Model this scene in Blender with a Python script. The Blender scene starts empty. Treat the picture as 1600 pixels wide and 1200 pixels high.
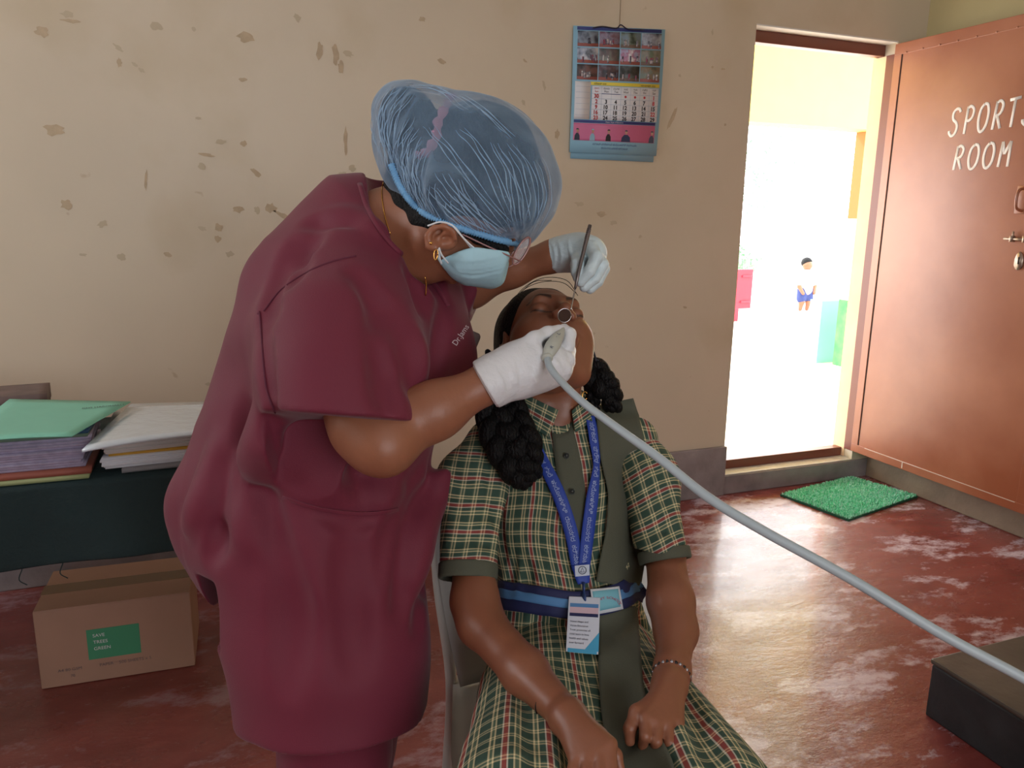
import bpy, math, random
import numpy as np
from mathutils import Vector, Matrix

# ---------------------------------------------------------------- camera, world, lights, exposure
SC = bpy.context.scene
COL = SC.collection
EYE = np.array([0.0, 0.0, 1.32])
FPX = 1224.0
def _n(v): return v / np.linalg.norm(v)
_dx = _n(np.array([3214., -212., FPX])); _dy = np.array([-484., -272., FPX]); _dy = _n(_dy - _dx * _dx.dot(_dy))
M = np.array([_dx, _dy, np.cross(_dx, _dy)])          # view axes (right, down, forward) -> world
cam = bpy.data.cameras.new('camera'); co = bpy.data.objects.new('camera', cam); COL.objects.link(co)
cam.sensor_fit = 'HORIZONTAL'; cam.sensor_width = 36; cam.lens = 36 * FPX / 1600; cam.clip_start = 0.02
R4 = Matrix(np.column_stack([M[:, 0], -M[:, 1], -M[:, 2]]).tolist()).to_4x4()
co.matrix_world = Matrix.Translation(EYE.tolist()) @ R4
SC.camera = co
SC.view_settings.view_transform = 'Standard'; SC.view_settings.look = 'None'
SC.view_settings.gamma = 1; SC.view_settings.use_curve_mapping = False
SC.view_settings.exposure = 0.5
W = bpy.data.worlds.new('sky'); SC.world = W; W.use_nodes = True
W.node_tree.nodes['Background'].inputs[0].default_value = (0.95, 0.97, 1.0, 1)
W.node_tree.nodes['Background'].inputs[1].default_value = 5.2
sun = bpy.data.lights.new('sun', 'SUN'); sun.energy = 3.5; sun.angle = 0.02; sun.color = (1, .95, .86)
so = bpy.data.objects.new('sun', sun); COL.objects.link(so); so.rotation_euler = (math.radians(-40), math.radians(-28), 0)
def portal(name, loc, rot, sx, sy):                     # lets the renderer find the sky through a real opening
    l = bpy.data.lights.new(name, 'AREA'); l.shape = 'RECTANGLE'; l.size = sx; l.size_y = sy; l.cycles.is_portal = True
    o = bpy.data.objects.new(name, l); COL.objects.link(o); o.location = loc; o.rotation_euler = rot
portal('left_window_daylight', (-2.5, 1.65, 2.1), (0, -math.pi/2, 0), 1.2, 1.5)
portal('rear_window_daylight', (0.5, -2.72, 1.65), (math.pi/2, 0, 0), 2.2, 1.3)
portal('doorway_daylight', (2.686, 3.26, 1.122), (-math.pi/2, 0, 0), .8, 2.04)

# ---------------------------------------------------------------- helpers
def lin(c):
    c = np.array(c, float) / 255
    return tuple(np.where(c <= .04045, c / 12.92, ((c + .055) / 1.055) ** 2.4))
def tag(o, label=None, cat=None, group=None, kind=None):
    if label: o['label'] = label
    if cat: o['category'] = cat
    if group: o['group'] = group
    if kind: o['kind'] = kind
    return o
def thing(name, label, cat, loc=(0, 0, 0), group=None):
    o = bpy.data.objects.new(name, None); COL.objects.link(o); o.location = loc; o.empty_display_size = .05
    return tag(o, label, cat, group)
MATS = {}
def mat(name, col, rough=.6, metal=0, noise=0, nscale=8, bump=0, bscale=60, coat=0, alpha=1, spec=.5, sheen=0, col2=None, sss=0, coord='Object'):
    if name in MATS: return MATS[name]
    m = bpy.data.materials.new(name); m.use_nodes = True; MATS[name] = m
    nt = m.node_tree; b = nt.nodes['Principled BSDF']
    b.inputs['Base Color'].default_value = (*lin(col), 1); b.inputs['Roughness'].default_value = rough
    b.inputs['Metallic'].default_value = metal; b.inputs['Coat Weight'].default_value = coat
    b.inputs['Alpha'].default_value = alpha; b.inputs['Specular IOR Level'].default_value = spec
    b.inputs['Sheen Weight'].default_value = sheen
    if sss:
        b.inputs['Subsurface Weight'].default_value = sss; b.inputs['Subsurface Radius'].default_value = (.012, .005, .003)
        b.inputs['Subsurface Scale'].default_value = 1
    tc = nt.nodes.new('ShaderNodeTexCoord')
    if noise:
        n = nt.nodes.new('ShaderNodeTexNoise'); n.inputs['Scale'].default_value = nscale; n.inputs['Detail'].default_value = 6
        nt.links.new(tc.outputs[coord], n.inputs['Vector'])
        r = nt.nodes.new('ShaderNodeValToRGB'); r.color_ramp.elements[0].position = .35; r.color_ramp.elements[1].position = .68
        a = np.array(lin(col)); c2 = np.array(lin(col2)) if col2 else a * (1 - noise)
        r.color_ramp.elements[0].color = (*c2, 1); r.color_ramp.elements[1].color = (*a, 1)
        nt.links.new(n.outputs[0], r.inputs[0]); nt.links.new(r.outputs[0], b.inputs['Base Color'])
    if bump:
        n2 = nt.nodes.new('ShaderNodeTexNoise'); n2.inputs['Scale'].default_value = bscale; n2.inputs['Detail'].default_value = 5
        nt.links.new(tc.outputs[coord], n2.inputs['Vector'])
        bp = nt.nodes.new('ShaderNodeBump'); bp.inputs['Strength'].default_value = bump; bp.inputs['Distance'].default_value = .01
        nt.links.new(n2.outputs[0], bp.inputs['Height']); nt.links.new(bp.outputs[0], b.inputs['Normal'])
    return m
class MB:                                                # collects geometry of ONE mesh
    def __init__(s): s.v = []; s.f = []; s.m = []
    def add(s, v, f, mi=0):
        o = len(s.v); s.v += [tuple(map(float, x)) for x in v]; s.f += [tuple(int(i) + o for i in q) for q in f]; s.m += [mi] * len(f); return s
    def box(s, lo, hi, mi=0):
        x0, y0, z0 = lo; x1, y1, z1 = hi
        return s.add([(x0,y0,z0),(x1,y0,z0),(x1,y1,z0),(x0,y1,z0),(x0,y0,z1),(x1,y0,z1),(x1,y1,z1),(x0,y1,z1)],
              [(0,3,2,1),(4,5,6,7),(0,1,5,4),(1,2,6,5),(2,3,7,6),(3,0,4,7)], mi)
    def tube(s, pts, r, n=10, mi=0, cap=True, flat=1.0, up=None):
        P = [np.array(p, float) for p in pts]; N = len(P)
        if not hasattr(r, '__len__'): r = [r] * N
        u = None; V = []
        for i in range(N):
            t = P[min(i+1, N-1)] - P[max(i-1, 0)]; t = t / (np.linalg.norm(t) + 1e-12)
            if u is None:
                u = np.cross(t, up if up is not None else ((0,0,1) if abs(t[2]) < .9 else (1,0,0)))
            u = u - t * u.dot(t); u = u / np.linalg.norm(u); w = np.cross(t, u)
            for k in range(n):
                a = 2 * math.pi * k / n; V.append(P[i] + r[i] * (math.cos(a) * u + flat * math.sin(a) * w))
        Fc = [(i*n+k, i*n+(k+1) % n, (i+1)*n+(k+1) % n, (i+1)*n+k) for i in range(N-1) for k in range(n)]
        if cap: Fc += [tuple(range(n))[::-1], tuple((N-1)*n+k for k in range(n))]
        return s.add(V, Fc, mi)
    def grid(s, G, mi=0, closed_u=False):                 # G[i][j] points
        G = np.asarray(G, float); a, b = G.shape[:2]
        Fc = [(i*b+j, (i+1)*b+j, (i+1)*b+j+1, i*b+j+1) for i in range(a-1) for j in range(b-1)]
        return s.add(G.reshape(-1, 3), Fc, mi)
    def sheet(s, G, n, th, mi=0):                         # grid with thickness along normals n (array or vector)
        G = np.asarray(G, float); a, b = G.shape[:2]; B = G + np.asarray(n) * th
        V = np.concatenate([G.reshape(-1, 3), B.reshape(-1, 3)]); o = a * b
        Fc = []
        for i in range(a-1):
            for j in range(b-1):
                Fc.append((i*b+j, i*b+j+1, (i+1)*b+j+1, (i+1)*b+j)); Fc.append((o+i*b+j, o+(i+1)*b+j, o+(i+1)*b+j+1, o+i*b+j+1))
        for i in range(a-1):
            Fc.append((i*b, (i+1)*b, o+(i+1)*b, o+i*b)); j = b-1
            Fc.append((i*b+j, o+i*b+j, o+(i+1)*b+j, (i+1)*b+j))
        for j in range(b-1):
            Fc.append((j, o+j, o+j+1, j+1)); i = (a-1)*b
            Fc.append((i+j, i+j+1, o+i+j+1, o+i+j))
        return s.add(V, Fc, mi)
    def build(s, name, mats, parent=None, smooth=True, bevel=0, loc=None):
        me = bpy.data.meshes.new(name); me.from_pydata(s.v, [], s.f)
        for m in (mats if isinstance(mats, (list, tuple)) else [mats]): me.materials.append(m)
        me.polygons.foreach_set('material_index', s.m)
        me.polygons.foreach_set('use_smooth', [smooth] * len(s.f)); me.update()
        o = bpy.data.objects.new(name, me); COL.objects.link(o)
        if parent: o.parent = parent; o.matrix_parent_inverse = Matrix.Translation(-Vector(parent.location))
        if bevel:
            b = o.modifiers.new('b', 'BEVEL'); b.width = bevel; b.segments = 2; b.limit_method = 'ANGLE'
        return o
def struct(name, mb, mats, smooth=False, bevel=0): return tag(mb.build(name, mats, smooth=smooth, bevel=bevel), kind='structure')
def smooth_path(pts, n=8):
    P = np.array(pts, float); P = np.vstack([2*P[0]-P[1], P, 2*P[-1]-P[-2]]); out = []
    for i in range(1, len(P)-2):
        for k in range(n):
            t = k / n; p0, p1, p2, p3 = P[i-1:i+3]
            out.append(.5*((2*p1)+(-p0+p2)*t+(2*p0-5*p1+4*p2-p3)*t*t+(-p0+3*p1-3*p2+p3)*t**3))
    out.append(P[-2]); return np.array(out)
def V3(px, py, d): return np.array([(px-800)/FPX*d, (py-600)/FPX*d, d])         # a view-space point
def w(c): return EYE + np.asarray(c) @ M.T                                      # view -> world
def c_(p): return (np.asarray(p, float) - EYE) @ M                              # world -> view
def Pw(px, py, d): return w(V3(px, py, d))
def onz(px, py, z):
    r = M @ np.array([(px-800)/FPX, (py-600)/FPX, 1.]); return EYE + r*(z-EYE[2])/r[2]
def ony(px, py, Y):
    r = M @ np.array([(px-800)/FPX, (py-600)/FPX, 1.]); return EYE + r*Y/r[1]
def onx(px, py, X):
    r = M @ np.array([(px-800)/FPX, (py-600)/FPX, 1.]); return EYE + r*X/r[0]
def text_geo(s, size=1.0, bold=0.0):
    cu = bpy.data.curves.new('t', 'FONT'); cu.body = s; cu.size = size; cu.resolution_u = 3; cu.offset = bold
    o = bpy.data.objects.new('t', cu); COL.objects.link(o); bpy.context.view_layer.update()
    me = bpy.data.meshes.new_from_object(o.evaluated_get(bpy.context.evaluated_depsgraph_get()))
    v = np.zeros(len(me.vertices)*3); me.vertices.foreach_get('co', v); f = [tuple(p.vertices) for p in me.polygons]
    bpy.data.objects.remove(o); bpy.data.curves.remove(cu); bpy.data.meshes.remove(me)
    return v.reshape(-1, 3), f

# ---------------------------------------------------------------- implicit-surface modeller (smooth blended bodies and cloth)
class Field:
    def __init__(s, lo, hi, h):
        s.lo = np.array(lo, float); s.h = h; s.n = (np.ceil((np.array(hi)-s.lo)/h)+1).astype(int)
        s.D = np.full(s.n, 1.0, np.float32); s.ax = [s.lo[i]+h*np.arange(s.n[i]) for i in range(3)]
        s.fr = None
    def _sl(s, a, b):
        i0 = np.maximum(np.floor((a-s.lo)/s.h).astype(int), 0); i1 = np.minimum(np.ceil((b-s.lo)/s.h).astype(int)+1, s.n)
        if np.any(i1 <= i0): return None
        sl = tuple(slice(i0[k], i1[k]) for k in range(3))
        g = [s.ax[k][sl[k]].reshape([-1 if q == k else 1 for q in range(3)]) for k in range(3)]
        return sl, g
    def _op(s, sl, d, k, op):
        A = s.D[sl]
        if op == '+':
            hh = np.maximum(k-np.abs(A-d), 0)/k; s.D[sl] = np.minimum(A, d)-hh*hh*k*.25
        else:
            hh = np.maximum(k-np.abs(A+d), 0)/k; s.D[sl] = np.maximum(A, -d)+hh*hh*k*.25
    def T(s, p):
        p = np.asarray(p, float)
        return p if s.fr is None else s.fr[1] + s.fr[0] @ p * s.fr[2]
    def cone(s, a, b, ra, rb, k=.02, op='+', sq=None):    # sq = (dir, factor): stretched along dir
        a = s.T(a); b = s.T(b); sc = 1 if s.fr is None else s.fr[2]; ra = ra*sc; rb = rb*sc
        f = sq[1] if sq else 1; m = max(ra, rb)*max(1, f)+k+3*s.h
        q = s._sl(np.minimum(a, b)-m, np.maximum(a, b)+m)
        if q is None: return s
        sl, g = q; dx, dy, dz = g[0]-a[0], g[1]-a[1], g[2]-a[2]; ba = b-a
        if sq:
            n = _n(np.asarray(sq[0], float)); c = (1/f-1)
            dn = (dx*n[0]+dy*n[1]+dz*n[2])*c; dx = dx+dn*n[0]; dy = dy+dn*n[1]; dz = dz+dn*n[2]
            ba = ba+n*(ba.dot(n)*c)
        t = np.clip((dx*ba[0]+dy*ba[1]+dz*ba[2])/(ba.dot(ba)+1e-12), 0, 1)
        d = np.sqrt((dx-t*ba[0])**2+(dy-t*ba[1])**2+(dz-t*ba[2])**2)-(ra+t*(rb-ra))
        s._op(sl, d.astype(np.float32), k, op); return s
    def ball(s, a, r, k=.02, op='+'): return s.cone(a, np.asarray(a, float)+1e-5, r, r, k, op)
    def chain(s, pts, k=.02, op='+', sq=None):            # pts: (point, radius)
        for (a, ra), (b, rb) in zip(pts[:-1], pts[1:]): s.cone(a, b, ra, rb, k, op, sq)
        return s
    def ell(s, c, r, k=.02, op='+', R=None):
        c = s.T(c); R = np.eye(3) if R is None else R; r = np.array(r, float)
        if s.fr is not None: R = s.fr[0] @ R; r = r*s.fr[2]
        m = max(r)+k+3*s.h; q = s._sl(c-m, c+m)
        if q is None: return s
        sl, g = q; dx, dy, dz = g[0]-c[0], g[1]-c[1], g[2]-c[2]
        L = [(dx*R[0, i]+dy*R[1, i]+dz*R[2, i]) for i in range(3)]
        k0 = np.sqrt(sum((L[i]/r[i])**2 for i in range(3)))+1e-9; k1 = np.sqrt(sum((L[i]/r[i]**2)**2 for i in range(3)))+1e-9
        s._op(sl, (k0*(k0-1)/k1).astype(np.float32), k, op); return s
    def rbox(s, c, hs, rad, k=.02, op='+', R=None):
        c = s.T(c); R = np.eye(3) if R is None else R; hs = np.array(hs, float)
        if s.fr is not None: R = s.fr[0] @ R; hs = hs*s.fr[2]
        m = np.linalg.norm(hs)+k+3*s.h; q = s._sl(c-m, c+m)
        if q is None: return s
        sl, g = q; dx, dy, dz = g[0]-c[0], g[1]-c[1], g[2]-c[2]
        L = [np.abs(dx*R[0, i]+dy*R[1, i]+dz*R[2, i])-hs[i]+rad for i in range(3)]
        d = np.sqrt(sum(np.maximum(x, 0)**2 for x in L))+np.minimum(np.maximum(np.maximum(L[0], L[1]), L[2]), 0)-rad
        s._op(sl, d.astype(np.float32), k, op); return s
    def cut(s, p, n, k=.004, a=None, b=None):             # removes the side n points to (inside the box a..b)
        p = s.T(p); n = _n(np.asarray(n, float))
        q = s._sl(s.lo if a is None else np.minimum(a, b), s.lo+s.h*s.n if b is None else np.maximum(a, b)); sl, g = q
        s._op(sl, (-((g[0]-p[0])*n[0]+(g[1]-p[1])*n[1]+(g[2]-p[2])*n[2])).astype(np.float32), k, '-'); return s
    def wobble(s, amp, freq, seed=0, dirs=7):
        rs = np.random.RandomState(seed); X, Y, Z = [a.reshape([-1 if q == k else 1 for q in range(3)]) for k, a in enumerate(s.ax)]
        for i in range(dirs):
            v = rs.normal(size=3); v = v/np.linalg.norm(v)*freq*(1+.6*rs.rand()); ph = rs.rand()*6.28
            s.D += (amp/dirs*2*np.sin(X*v[0]+Y*v[1]+Z*v[2]+ph)).astype(np.float32)
        return s
    def sample(s, P):
        q = np.clip((np.asarray(P)-s.lo)/s.h, 0, np.array(s.n)-1.001); i = q.astype(int); f = q-i; D = s.D; r = 0
        for dx in (0, 1):
            for dy in (0, 1):
                for dz in (0, 1):
                    ww = (f[..., 0] if dx else 1-f[..., 0])*(f[..., 1] if dy else 1-f[..., 1])*(f[..., 2] if dz else 1-f[..., 2])
                    r = r+ww*D[i[..., 0]+dx, i[..., 1]+dy, i[..., 2]+dz]
        return r
    def hit(s, px, py, off=0.0):                          # first surface point seen through image position px,py
        px = np.asarray(px, float); py = np.asarray(py, float)
        z = np.linspace(s.lo[2]+s.h, s.lo[2]+s.h*(s.n[2]-2), 500)
        r = np.stack([(px-800)/FPX, (py-600)/FPX, np.ones_like(px)], -1)
        P = r[..., None, :]*z[:, None]
        inb = np.all((P > s.lo) & (P < s.lo+s.h*(s.n-1)), -1)
        d = np.where(inb, s.sample(P), 1.0); neg = d < 0; any_ = neg.any(-1)
        i = np.where(any_, neg.argmax(-1), d.argmin(-1)); zi = z[i]
        im = np.maximum(i-1, 0); d1 = np.take_along_axis(d, i[..., None], -1)[..., 0]; d0 = np.take_along_axis(d, im[..., None], -1)[..., 0]
        t = np.where(any_ & (d0 > 0) & (d0 < .9), d0/(d0-d1+1e-9), 1); zz = z[im]+(zi-z[im])*t
        return r*(zz-off)[..., None]
    def crease(s, pts, r=.003, k=.02, op='-', off=0.0, rr=None):
        P = smooth_path(pts, 4); Q = s.hit(P[:, 0], P[:, 1], off + (.22*k+r*.4 if op == '-' else -.22*k))
        for i in range(len(Q)-1):
            if abs(Q[i][2]-Q[i+1][2]) > .06: continue
            t0 = math.sin(math.pi*(i+.3)/(len(Q)-.4)); t1 = math.sin(math.pi*min(i+1.3, len(Q)-.7)/(len(Q)-.4))
            s.cone(Q[i], Q[i+1], r*max(.3, t0), r*max(.3, t1), k, op)
        return s
    def mesh(s):
        D = s.D; N = D < 0; nx, ny, nz = D.shape
        act = np.zeros((nx-1, ny-1, nz-1), np.int8)
        for dx in (0, 1):
            for dy in (0, 1):
                for dz in (0, 1): act += N[dx:nx-1+dx, dy:ny-1+dy, dz:nz-1+dz]
        I = np.argwhere((act > 0) & (act < 8)); idx = np.full((nx-1, ny-1, nz-1), -1, np.int32); idx[I[:, 0], I[:, 1], I[:, 2]] = np.arange(len(I))
        acc = np.zeros((len(I), 3)); cnt = np.zeros(len(I)); cs = [(a, b, c) for a in (0, 1) for b in (0, 1) for c in (0, 1)]
        vals = {c: D[I[:, 0]+c[0], I[:, 1]+c[1], I[:, 2]+c[2]] for c in cs}
        for c in cs:
            for ax in range(3):
                if c[ax] == 0:
                    e = list(c); e[ax] = 1; e = tuple(e); a = vals[c]; b = vals[e]; x = (a < 0) != (b < 0)
                    t = np.where(x, a/(a-b+1e-12), 0); p = np.array(c, float)[None]+np.zeros((len(I), 3)); p[:, ax] = t
                    acc += p*x[:, None]; cnt += x
        V = s.lo+(I+acc/cnt[:, None])*s.h; Fs = []
        for ax in range(3):
            sl0 = [slice(1, -1)]*3; sl1 = [slice(1, -1)]*3; sl0[ax] = slice(0, -1); sl1[ax] = slice(1, None)
            a = N[tuple(sl0)]; b = N[tuple(sl1)]; E = np.argwhere(a != b)
            st = a[E[:, 0], E[:, 1], E[:, 2]]; o = np.array([1, 1, 1]); o[ax] = 0; E = E+o
            u, v = [(1, 2), (2, 0), (0, 1)][ax]; q = []
            for du, dv in ((1, 1), (0, 1), (0, 0), (1, 0)):
                C = E.copy(); C[:, u] -= du; C[:, v] -= dv; q.append(idx[C[:, 0], C[:, 1], C[:, 2]])
            Q = np.stack(q, 1); Q[~st] = Q[~st][:, ::-1]; Fs.append(Q)
        return V, np.concatenate(Fs)
def FB(x0, y0, x1, y1, d0, d1, h):                        # field spanning an image region between two distances
    c = np.array([V3(x, y, d) for x in (x0, x1) for y in (y0, y1) for d in (d0, d1)]); return Field(c.min(0), c.max(0), h)
class Multi:                                             # several fields seen as one surface
    def __init__(s, *f): s.f = f
    def hit(s, px, py, off=0.0):
        best = None
        for F in s.f:
            q = F.hit(px, py, off); r = q/q[..., 2:3]; d = F.sample(np.clip(q+r*(off+.004), F.lo, F.lo+F.h*(F.n-1.01)))
            z = np.where(np.abs(d) < .03, q[..., 2], 9.)
            best = (q, z) if best is None else (np.where((z < best[1])[..., None], q, best[0]), np.minimum(z, best[1]))
        return best[0]
def relax(V, Fq, n=1):
    for _ in range(n):
        A = np.zeros_like(V); c = np.zeros(len(V))
        for k in range(4):
            for j in (1, 3): np.add.at(A, Fq[:, k], V[Fq[:, (k+j) % 4]]); np.add.at(c, Fq[:, k], 1)
        V = .5*V+.5*A/np.maximum(c, 1)[:, None]
    return V
def solid(name, fields, mats, parent=None, uv=None, col=None, rel=1):
    """one mesh object out of one or several fields; uv / col: callbacks on view-space points"""
    Vs = []; Fs = []; o = 0
    for f in (fields if isinstance(fields, (list, tuple)) else [fields]):
        v, q = f.mesh(); v = relax(v, q, rel); Vs.append(v); Fs.append(q+o); o += len(v)
    V = np.concatenate(Vs); Q = np.concatenate(Fs); Wd = w(V)
    me = bpy.data.meshes.new(name); me.vertices.add(len(V)); me.vertices.foreach_set('co', Wd.astype(np.float32).ravel())
    me.loops.add(len(Q)*4); me.loops.foreach_set('vertex_index', Q.astype(np.int32).ravel())
    me.polygons.add(len(Q)); me.polygons.foreach_set('loop_start', np.arange(0, len(Q)*4, 4, dtype=np.int32))
    me.update(calc_edges=True); me.validate(); me.polygons.foreach_set('use_smooth', [True]*len(me.polygons))
    for m in (mats if isinstance(mats, (list, tuple)) else [mats]): me.materials.append(m)
    if uv is not None:
        a = me.attributes.new('uvw', 'FLOAT_VECTOR', 'POINT'); a.data.foreach_set('vector', uv(V).astype(np.float32).ravel())
    if col is not None:
        a = me.attributes.new('mask', 'FLOAT_COLOR', 'POINT'); a.data.foreach_set('color', col(V).astype(np.float32).ravel())
    ob = bpy.data.objects.new(name, me); COL.objects.link(ob)
    if parent: ob.parent = parent; ob.matrix_parent_inverse = Matrix.Translation(-Vector(parent.location))
    return ob
def band(field, path, hw, off, th, name, m, parent, across=5, n=6, wave=None):   # a strip of cloth lying on a surface
    P = smooth_path([p[:2] for p in path], n); hwv = np.interp(np.linspace(0, 1, len(P)), np.linspace(0, 1, len(path)), [p[2] if len(p) > 2 else hw for p in path])
    T = np.gradient(P, axis=0); T /= np.linalg.norm(T, axis=1)[:, None]; Nn = np.stack([-T[:, 1], T[:, 0]], 1)
    s = np.linspace(-1, 1, across); G = P[:, None, :]+Nn[:, None, :]*(s[None, :, None]*hwv[:, None, None])
    Q = field.hit(G[..., 0], G[..., 1], off)
    for _ in range(3): Q[1:-1, :, 2] = (Q[:-2, :, 2]+Q[2:, :, 2]+2*Q[1:-1, :, 2])/4; Q[:, 1:-1, 2] = (Q[:, :-2, 2]+Q[:, 2:, 2]+2*Q[:, 1:-1, 2])/4
    r = Q/Q[..., 2:3]; Q = r*Q[..., 2:3]
    mb = MB(); mb.sheet(w(Q), M[:, 2], th)
    return mb.build(name, m, parent), P, Nn, Q

# ================================================================ THE ROOM
X0, X1, Y0, Y1, ZC = -2.4, 3.26, -2.6, 3.015, 3.05
DX0, DX1, DZ0, DZ1, WT = 2.283, 3.09, 0.10, 2.144, 0.125

def wall_mat():
    m = mat('cream_wall_paint', (216, 201, 178), rough=.42, noise=.10, nscale=1.3, bump=.12, bscale=9)
    nt = m.node_tree; b = nt.nodes['Principled BSDF']; src = b.inputs['Base Color'].links[0].from_socket
    tc = nt.nodes.new('ShaderNodeTexCoord')
    v = nt.nodes.new('ShaderNodeTexVoronoi'); v.inputs['Scale'].default_value = 5.5; v.inputs['Randomness'].default_value = 1
    n = nt.nodes.new('ShaderNodeTexNoise'); n.inputs['Scale'].default_value = 18
    ad = nt.nodes.new('ShaderNodeMixRGB'); ad.inputs[0].default_value = .10
    nt.links.new(tc.outputs['Object'], n.inputs[0]); nt.links.new(tc.outputs['Object'], ad.inputs[1]); nt.links.new(n.outputs[1], ad.inputs[2]); nt.links.new(ad.outputs[0], v.inputs['Vector'])
    r = nt.nodes.new('ShaderNodeValToRGB'); r.color_ramp.elements[0].position = .035; r.color_ramp.elements[1].position = .075
    r.color_ramp.elements[0].color = (1, 1, 1, 1); r.color_ramp.elements[1].color = (0, 0, 0, 1)
    nt.links.new(v.outputs['Distance'], r.inputs[0])
    mu = nt.nodes.new('ShaderNodeMath'); mu.operation = 'MULTIPLY'; mu.inputs[1].default_value = .5
    nt.links.new(r.outputs[0], mu.inputs[0])
    mx = nt.nodes.new('ShaderNodeMixRGB'); mx.inputs[2].default_value = (*lin((176, 150, 118)), 1)
    nt.links.new(mu.outputs[0], mx.inputs[0]); nt.links.new(src, mx.inputs[1])
    g = nt.nodes.new('ShaderNodeTexNoise'); g.inputs['Scale'].default_value = 2.2; g.inputs['Detail'].default_value = 8; nt.links.new(tc.outputs['Object'], g.inputs[0])
    r2 = nt.nodes.new('ShaderNodeValToRGB'); r2.color_ramp.elements[0].position = .55; r2.color_ramp.elements[1].position = .85
    nt.links.new(g.outputs[0], r2.inputs[0])
    m2 = nt.nodes.new('ShaderNodeMixRGB'); m2.inputs[2].default_value = (*lin((196, 178, 148)), 1); nt.links.new(r2.outputs[0], m2.inputs[0]); nt.links.new(mx.outputs[0], m2.inputs[1])
    nt.links.new(m2.outputs[0], b.inputs['Base Color'])
    return m
WALL = wall_mat()
STAIN = mat('brown_wall_stain', (196, 174, 144), rough=.6, noise=.15, nscale=40)
STAIN2 = mat('dark_wall_mark', (192, 176, 150), rough=.6)
CEM = mat('grey_cement', (156, 146, 146), rough=.55, noise=.35, nscale=5, bump=.3, bscale=40, col2=(118, 110, 112))
WHITE = mat('whitewash', (236, 232, 226), rough=.7, noise=.08, nscale=14)
BROWN = mat('brown_enamel_dark', (118, 66, 52), rough=.35)

# back wall around the door opening, with its small stains as flakes of the same surface
mb = MB()
mb.box((X0-.2, Y1, -.1), (DX0, Y1+WT, ZC+.1)); mb.box((DX0, Y1, DZ1), (DX1, Y1+WT, ZC+.1)); mb.box((DX1, Y1, -.1), (X1+.2, Y1+WT, ZC+.1))
rs = random.Random(3)
st = [(105,22,14,7,0),(65,50,14,11,0),(110,33,18,4,0),(245,41,12,9,0),(185,75,12,5,.8),(187,98,5,11,0),(211,101,7,4,.5),(221,110,7,5,.5),(85,203,23,12,0),(384,58,20,13,0),(465,28,10,8,1),
      (500,80,9,20,.1),(524,83,8,24,0),(543,84,14,7,.2),(532,105,7,15,0),(540,219,5,32,0),(345,222,12,8,0),(322,242,18,5,.1),(316,260,9,9,0),(381,224,8,7,0),(372,328,14,8,0),(424,325,13,12,0),(440,336,20,6,.5),(402,328,7,10,0),
      (342,356,9,11,0),(340,374,8,9,0),(316,357,9,5,.3),(262,398,9,6,0),(359,397,10,8,0),(160,350,12,7,-.3),(190,402,9,9,.4),(104,320,12,12,0),(130,398,8,4,0),(310,185,7,4,0),(303,46,6,5,0),(228,282,3,22,.1),(550,263,10,9,0),(535,272,14,6,0),
      (380,125,9,5,0),(347,212,0,0,0),(400,270,16,6,.7),(820,95,8,4,.6),(818,160,6,9,-.3),(850,133,4,16,-.3),(790,240,7,5,0),(905,319,14,7,.2),(940,335,16,8,0),(958,348,12,7,0),(1000,370,6,5,0),(1113,50,4,8,0),(1062,118,5,5,0),(1113,105,4,4,0),(1133,195,5,4,0),
      (1050,185,6,30,.4),(870,210,7,14,0),(690,95,12,6,.4),(660,30,9,6,0),(1130,108,7,4,0),(900,640,0,0,0),(1070,480,8,4,0),(985,420,5,4,0),(325,600,6,5,0)]
for (x, y, a, b, ro) in st:
    if not a: continue
    c = ony(x, y, Y1); n = 14; k = 3.0/1224*1.15; pts = []
    for i in range(n):
        t = 2*math.pi*i/n; q = 1+rs.uniform(-.35, .3); u = a*k*.5*math.cos(t)*q; v = b*k*.5*math.sin(t)*q
        pts.append((c[0]+u*math.cos(ro)+v*math.sin(ro), Y1-.0008, c[2]-u*math.sin(ro)+v*math.cos(ro)))
    mb.add(pts, [tuple(range(n))[::-1]], 1 if (a+b > 22 or rs.random() < .4) else 2)
struct('wall_back', mb, [WALL, STAIN, STAIN2])
# other walls; the left and the rear one have window openings
def wall_with_hole(name, axis, c, th, u0, u1, h0, h1, z0, z1):
    m = MB()
    def bx(a0, a1, b0, b1):
        if axis == 'x': m.box((min(c, c+th), a0, b0), (max(c, c+th), a1, b1))
        else: m.box((a0, min(c, c+th), b0), (a1, max(c, c+th), b1))
    bx(u0, h0, -.1, ZC+.1); bx(h1, u1, -.1, ZC+.1); bx(h0, h1, -.1, z0); bx(h0, h1, z1, ZC+.1)
    struct(name, m, WALL)
wall_with_hole('wall_left', 'x', X0, -.2, Y0-.2, Y1, .9, 2.4, 1.5, 2.7)
wall_with_hole('wall_rear', 'y', Y0, -.2, X0, X1, -.6, 1.6, 1.0, 2.3)
struct('wall_right', MB().box((X1, Y0-.2, -.1), (X1+.2, Y1, ZC+.1)), mat('cream_wall_paint_right', (214, 200, 150), rough=.5, noise=.1, nscale=2, bump=.1, bscale=9))
struct('ceiling', MB().box((X0-.2, Y0-.2, ZC), (X1+.2, Y1+WT, ZC+.15)), WHITE)
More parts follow.
